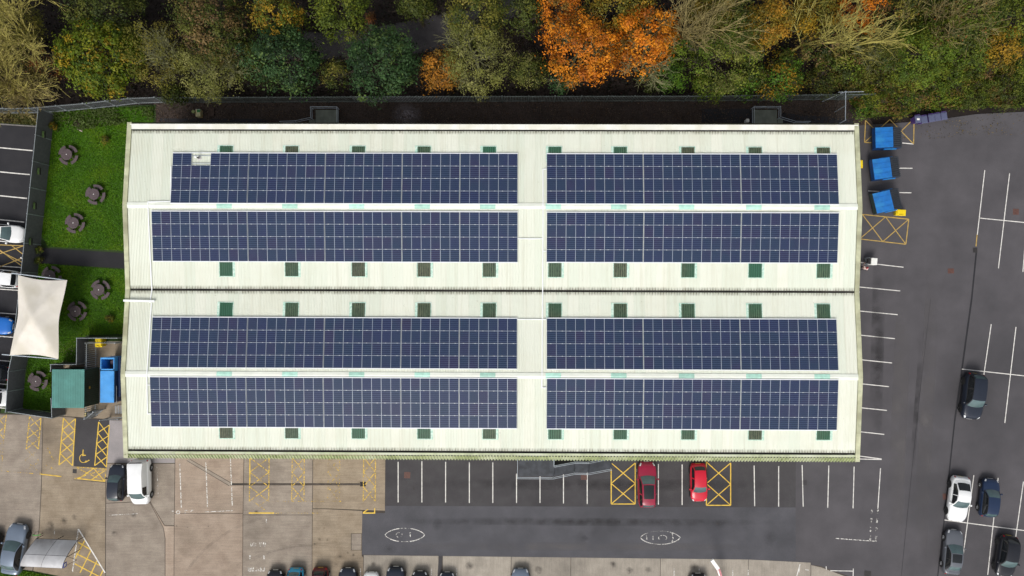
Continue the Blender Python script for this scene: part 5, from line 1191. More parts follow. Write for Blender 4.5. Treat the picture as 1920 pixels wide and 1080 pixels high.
# ------------------------------------------------------------------ picnic tables
M_REC = mat('brown recycled plastic', (.085, .062, .068), .7, .15, 5.0); M_UMB = mat('white umbrella socket', (.75, .74, .72), .5, .05)
def picnic_table(label, px, py, rz, clear=True):
    x, y = U(px, py, .72); t = thing('picnic_table', label, 'picnic table', (x, y, 0), R(rz), 'round picnic tables on the lawn')
    mb = MB(); n = 9; r = .57
    for k in range(n):
        yc = -r + (k + .5) * 2 * r / n; hw_ = math.sqrt(max(.01, r * r - yc * yc)); a = yc - r / n + .006; b_ = yc + r / n - .006
        ha, hb_ = math.sqrt(max(.02, r * r - a * a)), math.sqrt(max(.02, r * r - b_ * b_))
        mb.prism([(-ha, a), (ha, a), (hb_, b_), (-hb_, b_)], .69, .73)
    mb.build('table_top', M_REC, t); MB().tube((0, 0, .70), (0, 0, .742), .045, n=12).build('parasol_socket', M_UMB, t)
    for k in range(4):
        a0 = R(90 * k + 45 - 33); a1 = R(90 * k + 45 + 33); mb = MB(); rows = []
        for j in range(9):
            a = a0 + (a1 - a0) * j / 8; rows.append((math.cos(a), math.sin(a)))
        ri, ro = .72, 1.02
        pts = [(c * ro, s * ro) for c, s in rows] + [(c * ri, s * ri) for c, s in rows[::-1]]
        mb.prism(pts, .41, .45); mb.build('bench', M_REC, t)
        am = R(90 * k + 45); MB().bar((.2 * math.cos(am), .2 * math.sin(am), .30), (.92 * math.cos(am), .92 * math.sin(am), .30), .09, .12).build('cross_beam', M_REC, t)
        MB().bar((.62 * math.cos(am), .62 * math.sin(am), 0), (.86 * math.cos(am), .86 * math.sin(am), .41), .09, .09).build('leg', M_REC, t)
        MB().bar((.15 * math.cos(am), .15 * math.sin(am), 0.02), (.3 * math.cos(am), .3 * math.sin(am), .69), .09, .07).build('leg', M_REC, t)
    return t
for a in (('round brown picnic table nearest the trees', 124.5, 289.5, 8), ('round brown picnic table second from the trees, closest to the warehouse', 175.5, 364, 25), ('round brown picnic table just above the garden path', 137, 418, 18), ('round brown picnic table just below the garden path, near the warehouse', 185, 543.5, -5),
          ('round brown picnic table below the path, right of the shade sail', 141, 583.5, 5), ('round brown picnic table half hidden under the top of the shade sail', 93, 517, 12), ('round brown picnic table alone at the garden corner left of the green shed', 67, 715, 20)): picnic_table(*a)

# ------------------------------------------------------------------ shade sail
M_SAIL = mat('off white sail cloth', (.68, .64, .57), .8, .05, 1.2, col3=(.58, .54, .45), scale3=.5)
zs = 3.1; o = V(75, 592, 0)
cs = [V(34, 516, zs), V(126, 525, zs), V(109.5, 673, zs), V(18.5, 666.5, zs)]
t = thing('shade_sail', 'large off-white tensioned shade sail beside the staff parking', 'shade sail', o)
C_ = [c - Vector((o.x, o.y, 0)) for c in cs]
def sail_pt(u, v):
    p = C_[0] * (1 - u) * (1 - v) + C_[1] * u * (1 - v) + C_[2] * u * v + C_[3] * (1 - u) * v
    ctr = (C_[0] + C_[1] + C_[2] + C_[3]) / 4
    su = 4 * u * (1 - u); sv = 4 * v * (1 - v)
    eu = abs(2 * u - 1) ** 2; ev = abs(2 * v - 1) ** 2
    p = p + (ctr - p).normalized() * (.0 if (p - ctr).length < .01 else 1) * (.38 * sv * eu * (1 - ev * .2) + .24 * su * ev) if (p - ctr).length > .01 else p
    du, dv = abs(2 * u - 1), abs(2 * v - 1); p = p.copy(); p.z = zs + .8 * (1 - max(du, dv)) ** 1.0 + .25 * (1 - abs(du - dv)) * (1 - max(du, dv))
    return tuple(p)
n = 24; MB().grid([[sail_pt(i / n, j / n) for i in range(n + 1)] for j in range(n + 1)], 0, True, flip=True).build('cloth', M_SAIL, t)
for a, b_ in ((V(22, 512, zs - .1), V(122, 525, zs - .1)), (V(4, 664.5, zs - .1), V(108, 673, zs - .1))):
    MB().tube(a - Vector((o.x, o.y, 0)), b_ - Vector((o.x, o.y, 0)), .055, n=10).build('beam', M_RAILW, t)
for (px, py) in ((45, 540), (72, 541), (35, 648), (64, 650)):
    x, y = U(px, py, zs - .1); MB().tube((x - o.x, y - o.y, 0), (x - o.x, y - o.y, zs - .02), .06, n=10).build('post', M_RAILW, t)
px, py = 46, 484; x, y = U(px, py, 2.0); t = thing('bollard_light', 'white-capped lamp post at the fence gap', 'lamp post', (x, y, 0)); MB().tube((0, 0, 0), (0, 0, 2.4), .04, n=8).build('post', M_GALV, t); MB().tube((0, 0, 2.4), (0, 0, 2.5), .09, .06, n=10).build('cap', M_UMB, t)

# ------------------------------------------------------------------ compound: green shed, blue compactor, bins
M_TEALR = mat('pale teal roof', (.075, .235, .205), .6, .12, 1.5, col3=(.060, .185, .160), scale3=.8); M_GRN = mat('dark green steel', (.006, .035, .022), .5, .2, 3)
hs_ = 2.45; a = V(97.5, 692.5, hs_); c = V(157.5, 765, hs_); cx, cy = (a.x + c.x) / 2, (a.y + c.y) / 2; wx, wy = (c.x - a.x) / 2, (a.y - c.y) / 2
t = thing('green_shed', 'dark green steel container with pale teal roof in the bin compound', 'container', (cx, cy, 0), 0)
MB().box(-wx + .05, wx - .03, -wy + .05, wy - .05, 0, hs_ - .06, 0, .02).build('wall', M_GRN, t)
mb = MB(); mb.box(-wx, wx, -wy, wy, hs_ - .06, hs_, 0, .02)
for k in range(13): x = -wx + .15 + k * (2 * wx - .3) / 12; mb.box(x - .02, x + .02, -wy + .03, wy - .03, hs_, hs_ + .012)
mb.build('roof', M_TEALR, t)
for k in range(18): y_ = -wy + .15 + k * (2 * wy - .3) / 17; MB().box(wx - .03, wx + .01, y_ - .05, y_ + .05, .1, hs_ - .1).build('wall_rib', M_GRN, t)
MB().box(wx + .01, wx + .025, -.12, .12, 1.5, 1.72, 0, .004).build('warning_sign', mat('yellow warning sign', (.5, .33, .03), .5, .1), t)
M_CB = mat('light blue compactor paint', (.062, .30, .68), .5, .1, 1.4, col3=(.03, .24, .62), scale3=1.1); M_CD = mat('dark blue compactor paint', (.004, .022, .085), .5, .15, 2)
hc = 2.3; a = V(188.5, 670.5, hc); c = V(214, 755, hc); cx, cy = (a.x + c.x) / 2, (a.y + c.y) / 2; wx, wy = (c.x - a.x) / 2, (a.y - c.y) / 2
t = thing('waste_compactor', 'long blue waste compactor with open hopper beside the warehouse wall', 'compactor', (cx, cy, 0), 0)
MB().box(-wx, wx, -wy, wy - 1.35, .15, hc - .02, 0, .03).build('body', M_CD, t); MB().box(-wx, wx, -wy, wy - 1.1, hc - .02, hc + .02, 0, .01).build('lid', M_CB, t)
MB().box(-wx + .03, wx - .03, -wy + .5, wy - 1.3, hc + .02, hc + .045, 0, .01).build('lid_plate', M_CB, t)
mb = MB()
for b4 in ((-wx, -wx + .09, wy - 1.34, wy), (wx - .09, wx, wy - 1.34, wy), (-wx + .09, wx - .09, wy - .16, wy), (-wx + .09, wx - .09, wy - 1.34, wy - 1.24)): mb.box(b4[0], b4[1], b4[2], b4[3], .3, hc + .02)
mb.build('hopper', M_CB, t); MB().box(-wx + .09, wx - .09, wy - 1.24, wy - .16, .3, .9).build('hopper_floor', mat('grimy steel', (.06, .045, .045), .7, .3, 5), t)
MB().tube((0, wy - .55, .9), (0, wy - .55, 1.5), .27, .2, 12).build('ram', mat('dusty pink steel', (.16, .10, .10), .7, .2, 5), t)
MB().box(wx, wx + .28, -wy + .5, wy, .15, hc - .55, 0, .03).build('side_housing', M_CD, t)
mb = MB()
for k, hgt in enumerate((.10, .10, .10, .10, .10, .10, .10, 0, .08, .08)):
    if hgt: y_ = wy - 1.2 - k * .11; mb.box(wx + .28, wx + .286, y_ - .03, y_ + .03, 1.15, 1.15 + hgt); 
mb.build('lettering', M_UMB, t)
MB().box(wx + .04, wx + .08, -wy - .1, -wy + 1.6, hc - .3, hc - .25).build('guard_rail', M_GALV, t)
MB().box(-wx - .32, -wx - .02, -wy + 1.05, -wy + 1.35, .1, 1.1, 0, .03).build('control_box', mat('red control box', (.30, .015, .03), .5, .1), t)
# palisades inside the compound
palisade('inner palisade beside the compactor, upper length', [(184, 641), (183, 694)], 2.2, (M_GALV, M_GALV), 'compound palisades', 2.6, .2, single=True)
palisade('inner palisade beside the compactor, lower length', [(183, 735), (182.5, 777)], 2.2, (M_GALV, M_GALV), 'compound palisades', 2.2, .2, single=True)
palisade('open palisade gate leaf at the compound mouth', [(182, 779), (198, 766)], 2.2, (M_GALV, M_GALV), 'compound palisades', 1.2, .16, single=True)
palisade('rail fence closing the compound against the warehouse wall', [(206, 783), (238, 781)], 1.8, (M_GALV, M_GALV), 'compound palisades', 1.6, .2, single=True)
palisade('back palisade of the compound towards the lawn', [(184, 640.5), (238, 641)], 2.2, (M_GALV, M_GALV), 'compound palisades', 2.6, .2, single=True)
M_YBIN = mat('yellow plastic', (.80, .58, .004), .45, .06, 3)
def grit_bin(label, px, py, w, d, h, rz):
    x, y = U(px, py, h); t = thing('grit_bin', label, 'grit bin', (x, y, 0), R(rz), 'yellow grit bins')
    mb = MB(); rows = [[(-w * .42, -d * .40, 0), (w * .42, -d * .40, 0), (w * .42, d * .40, 0), (-w * .42, d * .40, 0), (-w * .42, -d * .40, 0)], [(-w * .48, -d * .46, h * .7), (w * .48, -d * .46, h * .7), (w * .48, d * .46, h * .7), (-w * .48, d * .46, h * .7), (-w * .48, -d * .46, h * .7)]]
    mb.grid(rows, 0, False); mb.build('tub', M_YBIN, t)
    mb = MB(); mb.box(-w / 2, w / 2, -d / 2, d / 2, h * .7, h * .78, 0, .02); mb.prism([(-w * .42, -d * .42), (w * .42, -d * .42), (w * .42, d * .42), (-w * .42, d * .42)], h * .78, h * .9); mb.box(-w * .2, w * .2, -d * .47, -d * .36, h * .8, h); mb.build('lid', M_YBIN, t)
    return t
grit_bin('yellow grit bin at the corner of the compound', 182.5, 642.5, .68, .92, 1.0, 0); grit_bin('yellow grit bin below the lowest blue container', 1691, 398, 1.0, .62, .75, -4); grit_bin('yellow grit bin tucked against the right warehouse wall', 1612.5, 307, .75, .82, .8, 0)
x, y = U(161.5, 779, .8); t = thing('warning_post', 'yellow and black striped guard beside the compound gate', 'guard', (x, y, 0)); MB().box(-.05, .05, -.32, .32, 0, .9, 0, .01).build('panel', M_YBIN, t); MB().box(.06, .5, -.30, .30, 0, .8, 0, .02).build('cabinet', M_MESHP, t)
x, y = U(224, 768, 1.0); t = thing('steel_cage', 'pale steel cage trolley behind the compactor', 'cage trolley', (x, y, 0))
mb = MB()
for k in range(6): mb.box(-.4 + k * .16 - .02, -.4 + k * .16 + .02, -.4, .4, 1.0, 1.03)
mb.build('shelf', M_RAILW, t)
for sx_ in (-.4, .4):
    for sy_ in (-.4, .4): MB().box(sx_ - .02, sx_ + .02, sy_ - .02, sy_ + .02, 0, 1.03).build('leg', M_GALV, t)

# big blue waste containers with half black ribbed lids
M_BLUE = mat('blue container paint', (.004, .14, .46), .5, .15, 1.6, col3=(.02, .22, .52), scale3=1.0); M_BLUED = mat('dark blue container side', (.004, .035, .13), .5, .2, 2); M_LIDB = mat('black ribbed lid', (.030, .036, .046), .55, .2, 4)
def skip_bin(label, px, py, rz, green=False):
    x, y = U(px, py, 1.2); t = thing('waste_container', label, 'waste container', (x, y, ZP), R(rz), 'blue waste containers'); h = 1.45
    L_, W_ = 2.75, 2.05
    # local x: back (left in the photo) to front (right)
    mb = MB(); x0, x1 = -L_ / 2, L_ / 2
    prof = [(x0 + .35, .12), (x1 - .45, .12), (x1 - .05, .9), (x1 - .05, 1.18), (x1 - 1.0, 1.52), (x0 + .1, 1.30), (x0, .95)]
    n = len(prof); vs = [(p, -W_ / 2, z) for p, z in prof] + [(p, W_ / 2, z) for p, z in prof]
    mb.add(vs, [tuple(range(n)), tuple(range(2 * n - 1, n - 1, -1))] + [(i, n + i, n + (i + 1) % n, (i + 1) % n) for i in range(n)]); mb.build('body', mat('green grey container side', (.02, .035, .03), .6, .2) if green else M_BLUED, t)
    mb = MB(); rows = [[(x0 + .12, y_, 1.325), (x1 - 1.01, y_, 1.545)] for y_ in (-W_ / 2 + .02, W_ / 2 - .02)]; mb.grid(rows, 0, False)
    for y_ in (-.5, 0, .5): mb.bar((x0 + .14, y_, 1.34), (x1 - 1.03, y_, 1.56), .05, .03)
    mb.build('top_plate', M_BLUE, t)
    for k in range(10):
        y_ = -W_ / 2 + .1 + k * (W_ - .2) / 9; MB().bar((x1 - .99, y_, 1.57), (x1 + .02, y_, 1.22), .10, .09).build('lid_rib', M_LIDB, t)
    MB().add([(x1 - 1.0, -W_ / 2, 1.53), (x1 - .03, -W_ / 2, 1.185), (x1 - .03, W_ / 2, 1.185), (x1 - 1.0, W_ / 2, 1.53)], [(0, 1, 2, 3)]).build('lid', M_LIDB, t)
    for s in (-1, 1): MB().box(-.3, .95, s * (W_ / 2 + .05) - .05, s * (W_ / 2 + .05) + .05, .85, 1.05, 0, .01).build('fork_pocket', M_BLUE, t)
    return t
skip_bin('dark-lidded blue waste container nearest the purple bins, uppermost of three', 1664, 258.5, 1); skip_bin('blue waste container with faded lid, middle of three', 1660, 315.5, 7); skip_bin('blue waste container turned askew with green-grey side, lowest of three', 1662, 377, 13, True)
M_PURP = mat('purple plastic bin', (.085, .045, .22), .5, .1, 3); M_PLID = mat('grey-blue bin lid', (.085, .095, .17), .5, .1, 3)
for k, (px, py, lab) in enumerate(((1722, 223, 'purple wheelie bin with white paper on its lid, leftmost of the row'), (1734, 223.5, 'purple wheelie bin with dark lid, second from the left'), (1747.5, 221, 'purple wheelie bin in the middle of the row of five'), (1759, 219, 'purple wheelie bin second from the right of the row'), (1771, 217, 'purple wheelie bin rightmost of the row by the brambles'))):
    x, y = U(px, py, 1.05); t = thing('wheelie_bin', lab, 'wheelie bin', (x, y, ZP), R(8), 'purple wheelie bins')
    mb = MB(); w, d = .29, .36
    mb.grid([[(sx_ * w * f, sy_ * d * f, z) for sx_, sy_ in ((-1, -1), (1, -1), (1, 1), (-1, 1), (-1, -1))] for f, z in ((.72, .05), (.92, .8), (1, .95))], 0, False); mb.build('tub', M_PURP, t)
    mb = MB(); mb.box(-w - .01, w + .01, -d - .03, d, .95, 1.0, 0, .02); mb.box(-w + .06, w - .06, -d + .06, d - .08, 1.0, 1.03, 0, .015); mb.build('lid', M_PLID, t)
    MB().bar((-w + .03, d + .06, .95), (w - .03, d + .06, .95), .04, .04).build('handle', M_PURP, t)
    for s in (-1, 1): MB().tube((s * .24, d - .05, .1), (s * .30, d - .05, .1), .1, n=12).build('wheel', M_TYRE, t)
x, y = U(1722, 223.5, 1.1); t = thing('paper_sheet', 'crumpled white paper lying on the leftmost purple bin', 'paper', (x, y, 1.06)); MB().grid([[(i * .09 - .13, j * .07 - .1, .01 + .02 * ((i * j + i) % 2)) for i in range(4)] for j in range(4)], 0, False).build('paper', M_UMB, t)

# ------------------------------------------------------------------ landings, ramps and handrails
M_LAND = mat('mossy concrete landing', (.150, .165, .135), .85, .2, 1.5); M_RAMP = mat('dark ramp surface', (.032, .036, .044), .7, .2, 2.0, col3=(.06, .065, .08), scale3=1.2); M_RISER = mat('ramp plinth', (.05, .05, .05), .8, .2)
def rail_run(t, pts, o, posts=True, h=1.0):
    for z in (h, h * .5):
        for a, b_ in zip(pts[:-1], pts[1:]): MB().tube(Vector(a) - o + Vector((0, 0, z)), Vector(b_) - o + Vector((0, 0, z)), .024, n=8).build('handrail', M_RAILW, t)
    for p in pts: p = Vector(p) - o; MB().tube(p, p + Vector((0, 0, h)), .024, n=8).build('post', M_RAILW, t)
def PV(px, py, base, h=1.0):
    x, y = U(px, py, base + h); return (x, y, base)
o = Vector((*U(608, 216, .5), 0)); t = thing('landing', 'railed concrete landing with mossy floor behind the warehouse, left one', 'landing', o, 0, 'railed landings behind the warehouse')
mb = MB(); mb.prism([tuple(Vector(U(*p, .5)) - o.xy) for p in ((592, 206), (633, 206), (633, 262), (592, 262))], 0, .5); mb.build('slab', M_LAND, t)
for k in range(3): mb = MB(); mb.prism([tuple(Vector(U(*p, .35)) - o.xy) for p in ((586 - k * 4, 224), (591.3 - k * 4, 224), (591.3 - k * 4, 262), (586 - k * 4, 262))], 0, .38 - k * .12); mb.build('step', M_LAND, t)
rail_run(t, [PV(631.5, 260, .5), PV(631.5, 200, .5), PV(582, 200, .5), PV(582.5, 220, .4), PV(553, 226.5, .0), PV(524, 227.5, .0)], o)
o = Vector((*U(1437, 216, .5), 0)); t = thing('landing', 'railed concrete landing with grey floor behind the warehouse, right one', 'landing', o, 0, 'railed landings behind the warehouse')
mb = MB(); mb.prism([tuple(Vector(U(*p, .5)) - o.xy) for p in ((1414, 206), (1457, 206), (1457, 262), (1414, 262))], 0, .5); mb.build('slab', M_LAND, t)
for k in range(3): mb = MB(); mb.prism([tuple(Vector(U(*p, .35)) - o.xy) for p in ((1457.7 + k * 4, 222), (1461.5 + k * 4, 222), (1461.5 + k * 4, 262), (1457.7 + k * 4, 262))], 0, .38 - k * .12); mb.build('step', M_LAND, t)
rail_run(t, [PV(1414, 260, .5), PV(1414, 199.5, .5), PV(1464, 199.5, .5), PV(1464, 219, .4), PV(1493, 227.5, .0), PV(1520, 227.5, .0)], o)
x, y = U(1403, 225, .8); t = thing('white_sack', 'white sack standing beside the right landing', 'sack', (x, y, 0)); MB().box(-.17, .17, -.18, .18, 0, .7, 0, .07).build('bag', M_UMB, t)
# south ramp: landing, slope, level, slope
o = Vector((*U(1005, 880, .9), 0)); t = thing('access_ramp', 'dark railed access ramp along the lower warehouse wall', 'ramp', o)
segs_ = [((973, 850), (1039, 850), (1039, 893), (973, 893), .9, .9, 'landing_slab'), ((1039.5, 874), (1077, 868.5), (1077, 886), (1039.5, 892.5), .9, .55, 'ramp_slab'), ((1077.5, 868.5), (1104, 869.5), (1104, 886.5), (1077.5, 886), .55, .55, 'landing_slab'), ((1104.5, 869.5), (1147, 862), (1147, 879), (1104.5, 886.5), .55, .03, 'ramp_slab')]
for a, b_, c, d, z0, z1, nm in segs_:
    pa, pb, pc, pd = [Vector((*(Vector(U(*q, z)) - o.xy), z)) for q, z in ((a, z0), (b_, z1), (c, z1), (d, z0))]
    vs = [pa, pb, pc, pd] + [Vector((p.x, p.y, 0)) for p in (pa, pb, pc, pd)]
    MB().add(vs, [(3, 2, 1, 0), (0, 1, 5, 4), (1, 2, 6, 5), (2, 3, 7, 6), (3, 0, 4, 7)]).build(nm, M_RAMP, t)
rail_run(t, [PV(970.5, 862, .9), PV(970.5, 897.5, .9), PV(1038, 898, .9), PV(1078, 889.5, .55), PV(1104, 890, .55), PV(1147, 882, .03)], o)
rail_run(t, [PV(1039, 858, .9), PV(1039, 876, .9), PV(1079, 868.5, .55), PV(1104, 869, .55), PV(1146, 860.5, .03)], o)
# things on the strip behind the warehouse
x, y = U(371, 211.5, .6); t = thing('printed_carton', 'green and cream printed carton behind the warehouse', 'carton', (x, y, 0)); MB().box(-.24, .24, -.36, .36, 0, .6, 0, .02).build('box', mat('cream card', (.42, .40, .22), .7, .2, 4, col3=(.45, .24, .08), scale3=2.5), t); MB().box(-.10, .235, .06, .34, .6, .606).build('print', mat('green print', (.02, .16, .03), .6, .1), t); MB().box(-.23, .23, .342, .36, .3, .62).build('flap', M_UMB, t)
x, y = U(362, 209, .4); t = thing('plant_pot', 'small pale green pot beside the printed carton', 'pot', (x, y, 0)); MB().tube((0, 0, 0), (0, 0, .4), .10, .17, 12).build('pot', mat('pale green pot', (.20, .23, .08), .6, .15), t)
x, y = U(394, 209.5, .3); t = thing('pallet', 'weathered brown pallet lying right of the printed carton', 'pallet', (x, y, 0))
for k in range(6): MB().box(-.3 + k * .105, -.3 + k * .105 + .09, -.42, .42, .1, .125).build('slat', mat('old pallet wood', (.055, .035, .026), .9, .25, 4), t)
for y_ in (-.38, 0, .38): MB().box(-.3, .31, y_ - .04, y_ + .04, 0, .099).build('bearer', MATS['old pallet wood'], t)

# ------------------------------------------------------------------ cycle shelter
M_POLY = mat('hazy polycarbonate', (.50, .50, .51), .25, .1, 1.4, col3=(.28, .27, .27), scale3=.7)
zb_ = 2.1
o = V(88, 1040, 0); t = thing('cycle_shelter', 'curved polycarbonate cycle shelter beside the blue-grey saloon', 'cycle shelter', o)
A, B, C2, D = [V(*p) - o for p in ((68, 1010, 1.0), (146, 1013, 1.0), (118, 1065, 2.1), (39, 1061, 2.1))]
def sh(u, v):
    a = A.lerp(B, u); d = D.lerp(C2, u); p = a.lerp(d, v); p.z = 1.0 + 1.3 * math.sin(v * math.pi * .62) ** .9; return p
for i in (0, 1):
    for j in (0, 1):
        MB().grid([[tuple(sh((i + a / 4 * .985 + .006) / 2, (j + b_ / 5 * .98 + .01) / 2)) for a in range(5)] for b_ in range(6)], 0, True).build('roof_panel', M_POLY, t)
for u in (0, .5, 1):
    pts = [sh(u, k / 12) - Vector((0, 0, .03)) for k in range(13)]; mb = MB()
    for a, b_ in zip(pts[:-1], pts[1:]): mb.tube(a, b_, .028, n=6)
    g_ = Vector((pts[0].x, pts[0].y, 0)); mb.tube(g_, pts[0], .03, n=6); mb.build('hoop', M_TRIM, t)
    p = sh(u, .55); MB().tube((p.x, p.y, 0), (p.x, p.y, p.z - .04), .03, n=6).build('post', M_TRIM, t)
for v in (0, .5, 1):
    MB().tube(sh(0, v) - Vector((0, 0, .02)), sh(1, v) - Vector((0, 0, .02)), .022, n=6).build('purlin', M_TRIM, t)
p0 = sh(1, .95); g1 = V(144, 1050, .3) - o; MB().tube(p0, g1, .02, n=6).build('brace', M_TRIM, t); MB().tube(sh(1, .5), g1, .02, n=6).build('brace', M_TRIM, t)
p = sh(1, .86); MB().bar(p + Vector((.05, -.28, -.25)), p + Vector((.05, .20, -.25)), .03, .5).build('sign', mat('blue cycle sign', (.05, .08, .35), .5, .1), t); MB().bar(p + Vector((.075, -.18, -.22)), p + Vector((.075, .10, -.22)), .01, .28).build('sign_panel', M_UMB, t)
x, y = U(66, 1004.5, .5); t = thing('green_hose', 'bright green pipe lying at the head of the cycle shelter', 'pipe', (x, y, .3)); MB().tube((-.42, 0, 0), (.05, -.03, .02), .035, n=6).tube((.05, -.03, .02), (.42, .06, .0), .035, n=6).build('pipe', mat('green pipe', (.05, .42, .06), .5, .1), t)
for st_ in ((-.4, 0), (.4, .05)): MB().tube((st_[0], st_[1], -.29), (st_[0], st_[1], 0), .03, n=6).build('stand', M_TRIM, t)
for px, py in ((67.5, 1000), (81, 1000.5), (136, 1005.5)): pass

# ------------------------------------------------------------------ striped barrier boom at the bottom edge
M_BARW = mat('white barrier', (.82, .82, .78), .5, .05, 3); M_BARR = mat('faded red barrier stripe', (.50, .20, .22), .5, .2, 4)
t = thing('barrier_boom', 'raised white and faded red barrier boom at the bottom edge', 'barrier', V(1352, 1098, 0)); o = V(1352, 1098, 0)
P0 = Vector((.0, -.1, 1.0)); tops = [(1334.5, 1050, 3.1), (1346.5, 1067, 2.5), (1352, 1084, 1.7)]
Q = [Vector((*U(a, b_, z), z)) - o for a, b_, z in tops] + [P0]
for a, b_, m_ in ((Q[0], Q[1], M_BARW), (Q[1], Q[2], M_BARR), (Q[2], Q[3], M_BARW)): MB().bar(a, b_, .34, .12).build('boom', m_, t)
d_ = (Q[2] - Q[1]).normalized(); sdv = d_.cross(Vector((0, 0, 1))).normalized() * .09
MB().bar(Q[1].lerp(Q[2], .05) + sdv + Vector((0, 0, .03)), Q[2] + sdv + Vector((0, 0, .03)), .13, .12).build('stripe', M_BARW, t)
MB().box(-.22, .22, -.3, .1, 0, 1.1, 0, .04).build('pedestal', M_BARW, t)

# ------------------------------------------------------------------ person with a trolley
M_SKIN = mat('skin', (.52, .33, .26), .55, .05, 6); M_TOP = mat('pale pink top', (.72, .56, .52), .8, .08, 6); M_HAIR = mat('red hair', (.30, .02, .03), .6, .2, 20); M_TROU = mat('dark trousers', (.04, .04, .05), .8, .15, 8)
def skin_obj(name, verts, edges, mats_, parent, sub=2, root=0):
    me = bpy.data.meshes.new(name); me.from_pydata([v[:3] for v in verts], edges, []); o = link(name, me, parent)
    md = o.modifiers.new('skin', 'SKIN'); md.use_smooth_shade = True
    sv = me.skin_vertices[0].data if me.skin_vertices else None
    if sv is None:
        bm = bmesh.new(); bm.from_mesh(me); bm.verts.layers.skin.verify(); bm.to_mesh(me); bm.free(); sv = me.skin_vertices[0].data
    for i, v in enumerate(verts): r = v[3]; sv[i].radius = (r, v[4] if len(v) > 4 else r); sv[i].use_root = (i == root)
    o.modifiers.new('sub', 'SUBSURF').levels = sub; o.modifiers['sub'].render_levels = sub
    for m_ in mats_: me.materials.append(m_)
    return o
pxy = U(1621.5, 502.5, 1.2); t = thing('person', 'person with red hair and pale pink top walking beside the white trolley', 'person', (pxy[0], pxy[1], ZP), R(55), None)
# facing +x; one continuous body from pelvis out to head, hands and feet
bv = [(0, 0, .95, .15, .11), (0, 0, 1.15, .14, .10), (0, 0, 1.38, .17, .11), (.01, 0, 1.50, .06), (.03, 0, 1.56, .055), (.03, 0, 1.66, .085),
      (.02, .17, 1.42, .06), (.10, .27, 1.18, .045), (.33, .24, 1.05, .036), (.40, .23, 1.04, .03), (.02, -.17, 1.42, .06), (-.06, -.28, 1.18, .045), (.10, -.34, .98, .036), (.15, -.34, .93, .03),
      (.0, .10, .90, .10), (.14, .10, .50, .065), (.10, .10, .10, .045), (.26, .10, .05, .04), (.0, -.10, .90, .10), (-.06, -.10, .50, .065), (-.24, -.10, .13, .045), (-.11, -.10, .05, .04)]
be = [(0, 1), (1, 2), (2, 3), (3, 4), (4, 5), (2, 6), (6, 7), (7, 8), (8, 9), (2, 10), (10, 11), (11, 12), (12, 13), (0, 14), (14, 15), (15, 16), (16, 17), (0, 18), (18, 19), (19, 20), (20, 21)]
for base, c, dr in ((9, bv[9], (1, -.1, -.15)), (13, bv[13], (.7, 0, -.7))):
    dv = Vector(dr).normalized()
    for k, (off, ln) in enumerate(((.03, .075), (.01, .09), (-.01, .085), (-.03, .07))):
        p = Vector(c[:3]) + Vector((0, off, 0)) + dv * .05; q = p + dv * ln * .5; s_ = q + (dv + Vector((0, 0, -.6))).normalized() * ln * .5
        i = len(bv); bv += [(*p, .012), (*q, .010), (*s_, .009)]; be += [(base, i), (i, i + 1), (i + 1, i + 2)]
    p = Vector(c[:3]) + Vector((.01, .04 if base == 9 else -.04, 0)); q = p + Vector((.04, .02 if base == 9 else -.02, -.02)); i = len(bv); bv += [(*p, .013), (*q, .011)]; be += [(base, i), (i, i + 1)]
body = skin_obj('body', bv, be, [M_SKIN], t, 1)
skin_obj('top', [(0, 0, .98, .165, .125), (0, 0, 1.18, .155, .115), (0, 0, 1.40, .185, .125), (.01, 0, 1.49, .075), (.02, .175, 1.42, .072), (.07, .24, 1.28, .06), (.02, -.175, 1.42, .072), (-.03, -.245, 1.28, .06)], [(0, 1), (1, 2), (2, 3), (2, 4), (4, 5), (2, 6), (6, 7)], [M_TOP], t, 1)
skin_obj('trousers', [(0, 0, .96, .16, .12), (.0, .10, .89, .11), (.14, .10, .50, .075), (.105, .10, .14, .06), (.0, -.10, .89, .11), (-.06, -.10, .50, .075), (-.225, -.10, .17, .06)], [(0, 1), (1, 2), (2, 3), (0, 4), (4, 5), (5, 6)], [M_TROU], t, 1)
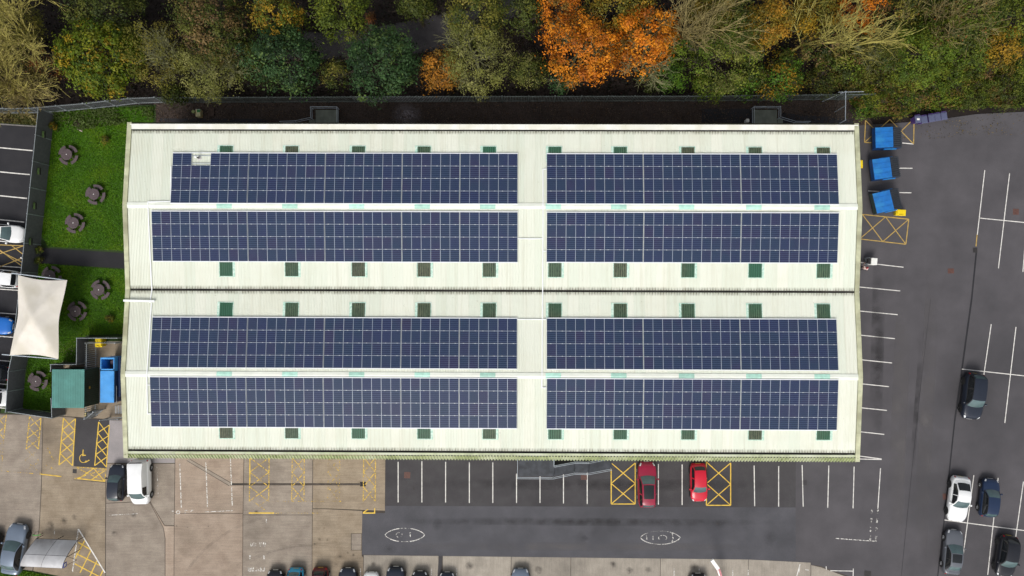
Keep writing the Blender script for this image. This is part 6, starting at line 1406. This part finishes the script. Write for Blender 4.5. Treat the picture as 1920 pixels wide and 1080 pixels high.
def ellip(c, r, n=12, m=8, zmin=-1.0):
    mb = MB(); mb.grid([[(c[0] + r[0] * math.cos(a) * math.cos(e), c[1] + r[1] * math.sin(a) * math.cos(e), c[2] + r[2] * math.sin(e)) for a in [2 * math.pi * k / n for k in range(n + 1)]] for e in [zmin * math.pi / 2 + (math.pi / 2 - zmin * math.pi / 2) * j / m for j in range(m + 1)]], 0, True); return mb
ellip((.0, 0, 1.70), (.108, .098, .115), 14, 8, -.35).build('hair', M_HAIR, t); ellip((-.06, 0, 1.62), (.06, .085, .12), 12, 6).build('hair', M_HAIR, t)
ellip((.122, 0, 1.635), (.02, .014, .022), 8, 5).build('nose', M_SKIN, t)
for s in (-1, 1): ellip((.108, s * .034, 1.665), (.01, .014, .008), 8, 4).build('eye', M_TRIM, t); ellip((.03, s * .092, 1.65), (.02, .012, .03), 8, 5).build('ear', M_SKIN, t); ellip((.20 if s > 0 else -.17, s * .10, .045), (.12, .045, .045), 10, 5).build('shoe', M_TRIM, t)
ellip((.112, 0, 1.602), (.008, .024, .006), 8, 4).build('mouth', mat('lips', (.4, .14, .13), .5, .05), t)
x, y = U(1639.5, 490, 1.0); t = thing('service_trolley', 'white-topped trolley with black bag beside the warehouse door', 'trolley', (x, y, ZP), R(-5))
MB().box(-.30, .30, -.34, .34, .25, 1.0, 0, .03).build('box', M_BARW, t); MB().box(-.62, -.31, -.30, .28, .25, .92, 0, .06).build('bag', M_TRIM, t)
for s in (-1, 1):
    MB().tube((-.5, s * .32, .25), (-.5, s * .32, 1.05), .016, n=6).build('upright', M_GALV, t); MB().tube((-.5, s * .32, 1.05), (-.85, s * .26, 1.0), .016, n=6).build('handle', M_GALV, t)
    for xx in (-.45, .22): MB().tube((xx, s * .30 - .03, .11), (xx, s * .30 + .03, .11), .11, n=12).build('wheel', M_TYRE, t)
MB().tube((-.85, -.26, 1.0), (-.85, .26, 1.0), .016, n=6).build('handle', M_GALV, t); MB().box(-.62, .30, -.33, .33, .2, .25).build('base', M_GALV, t)
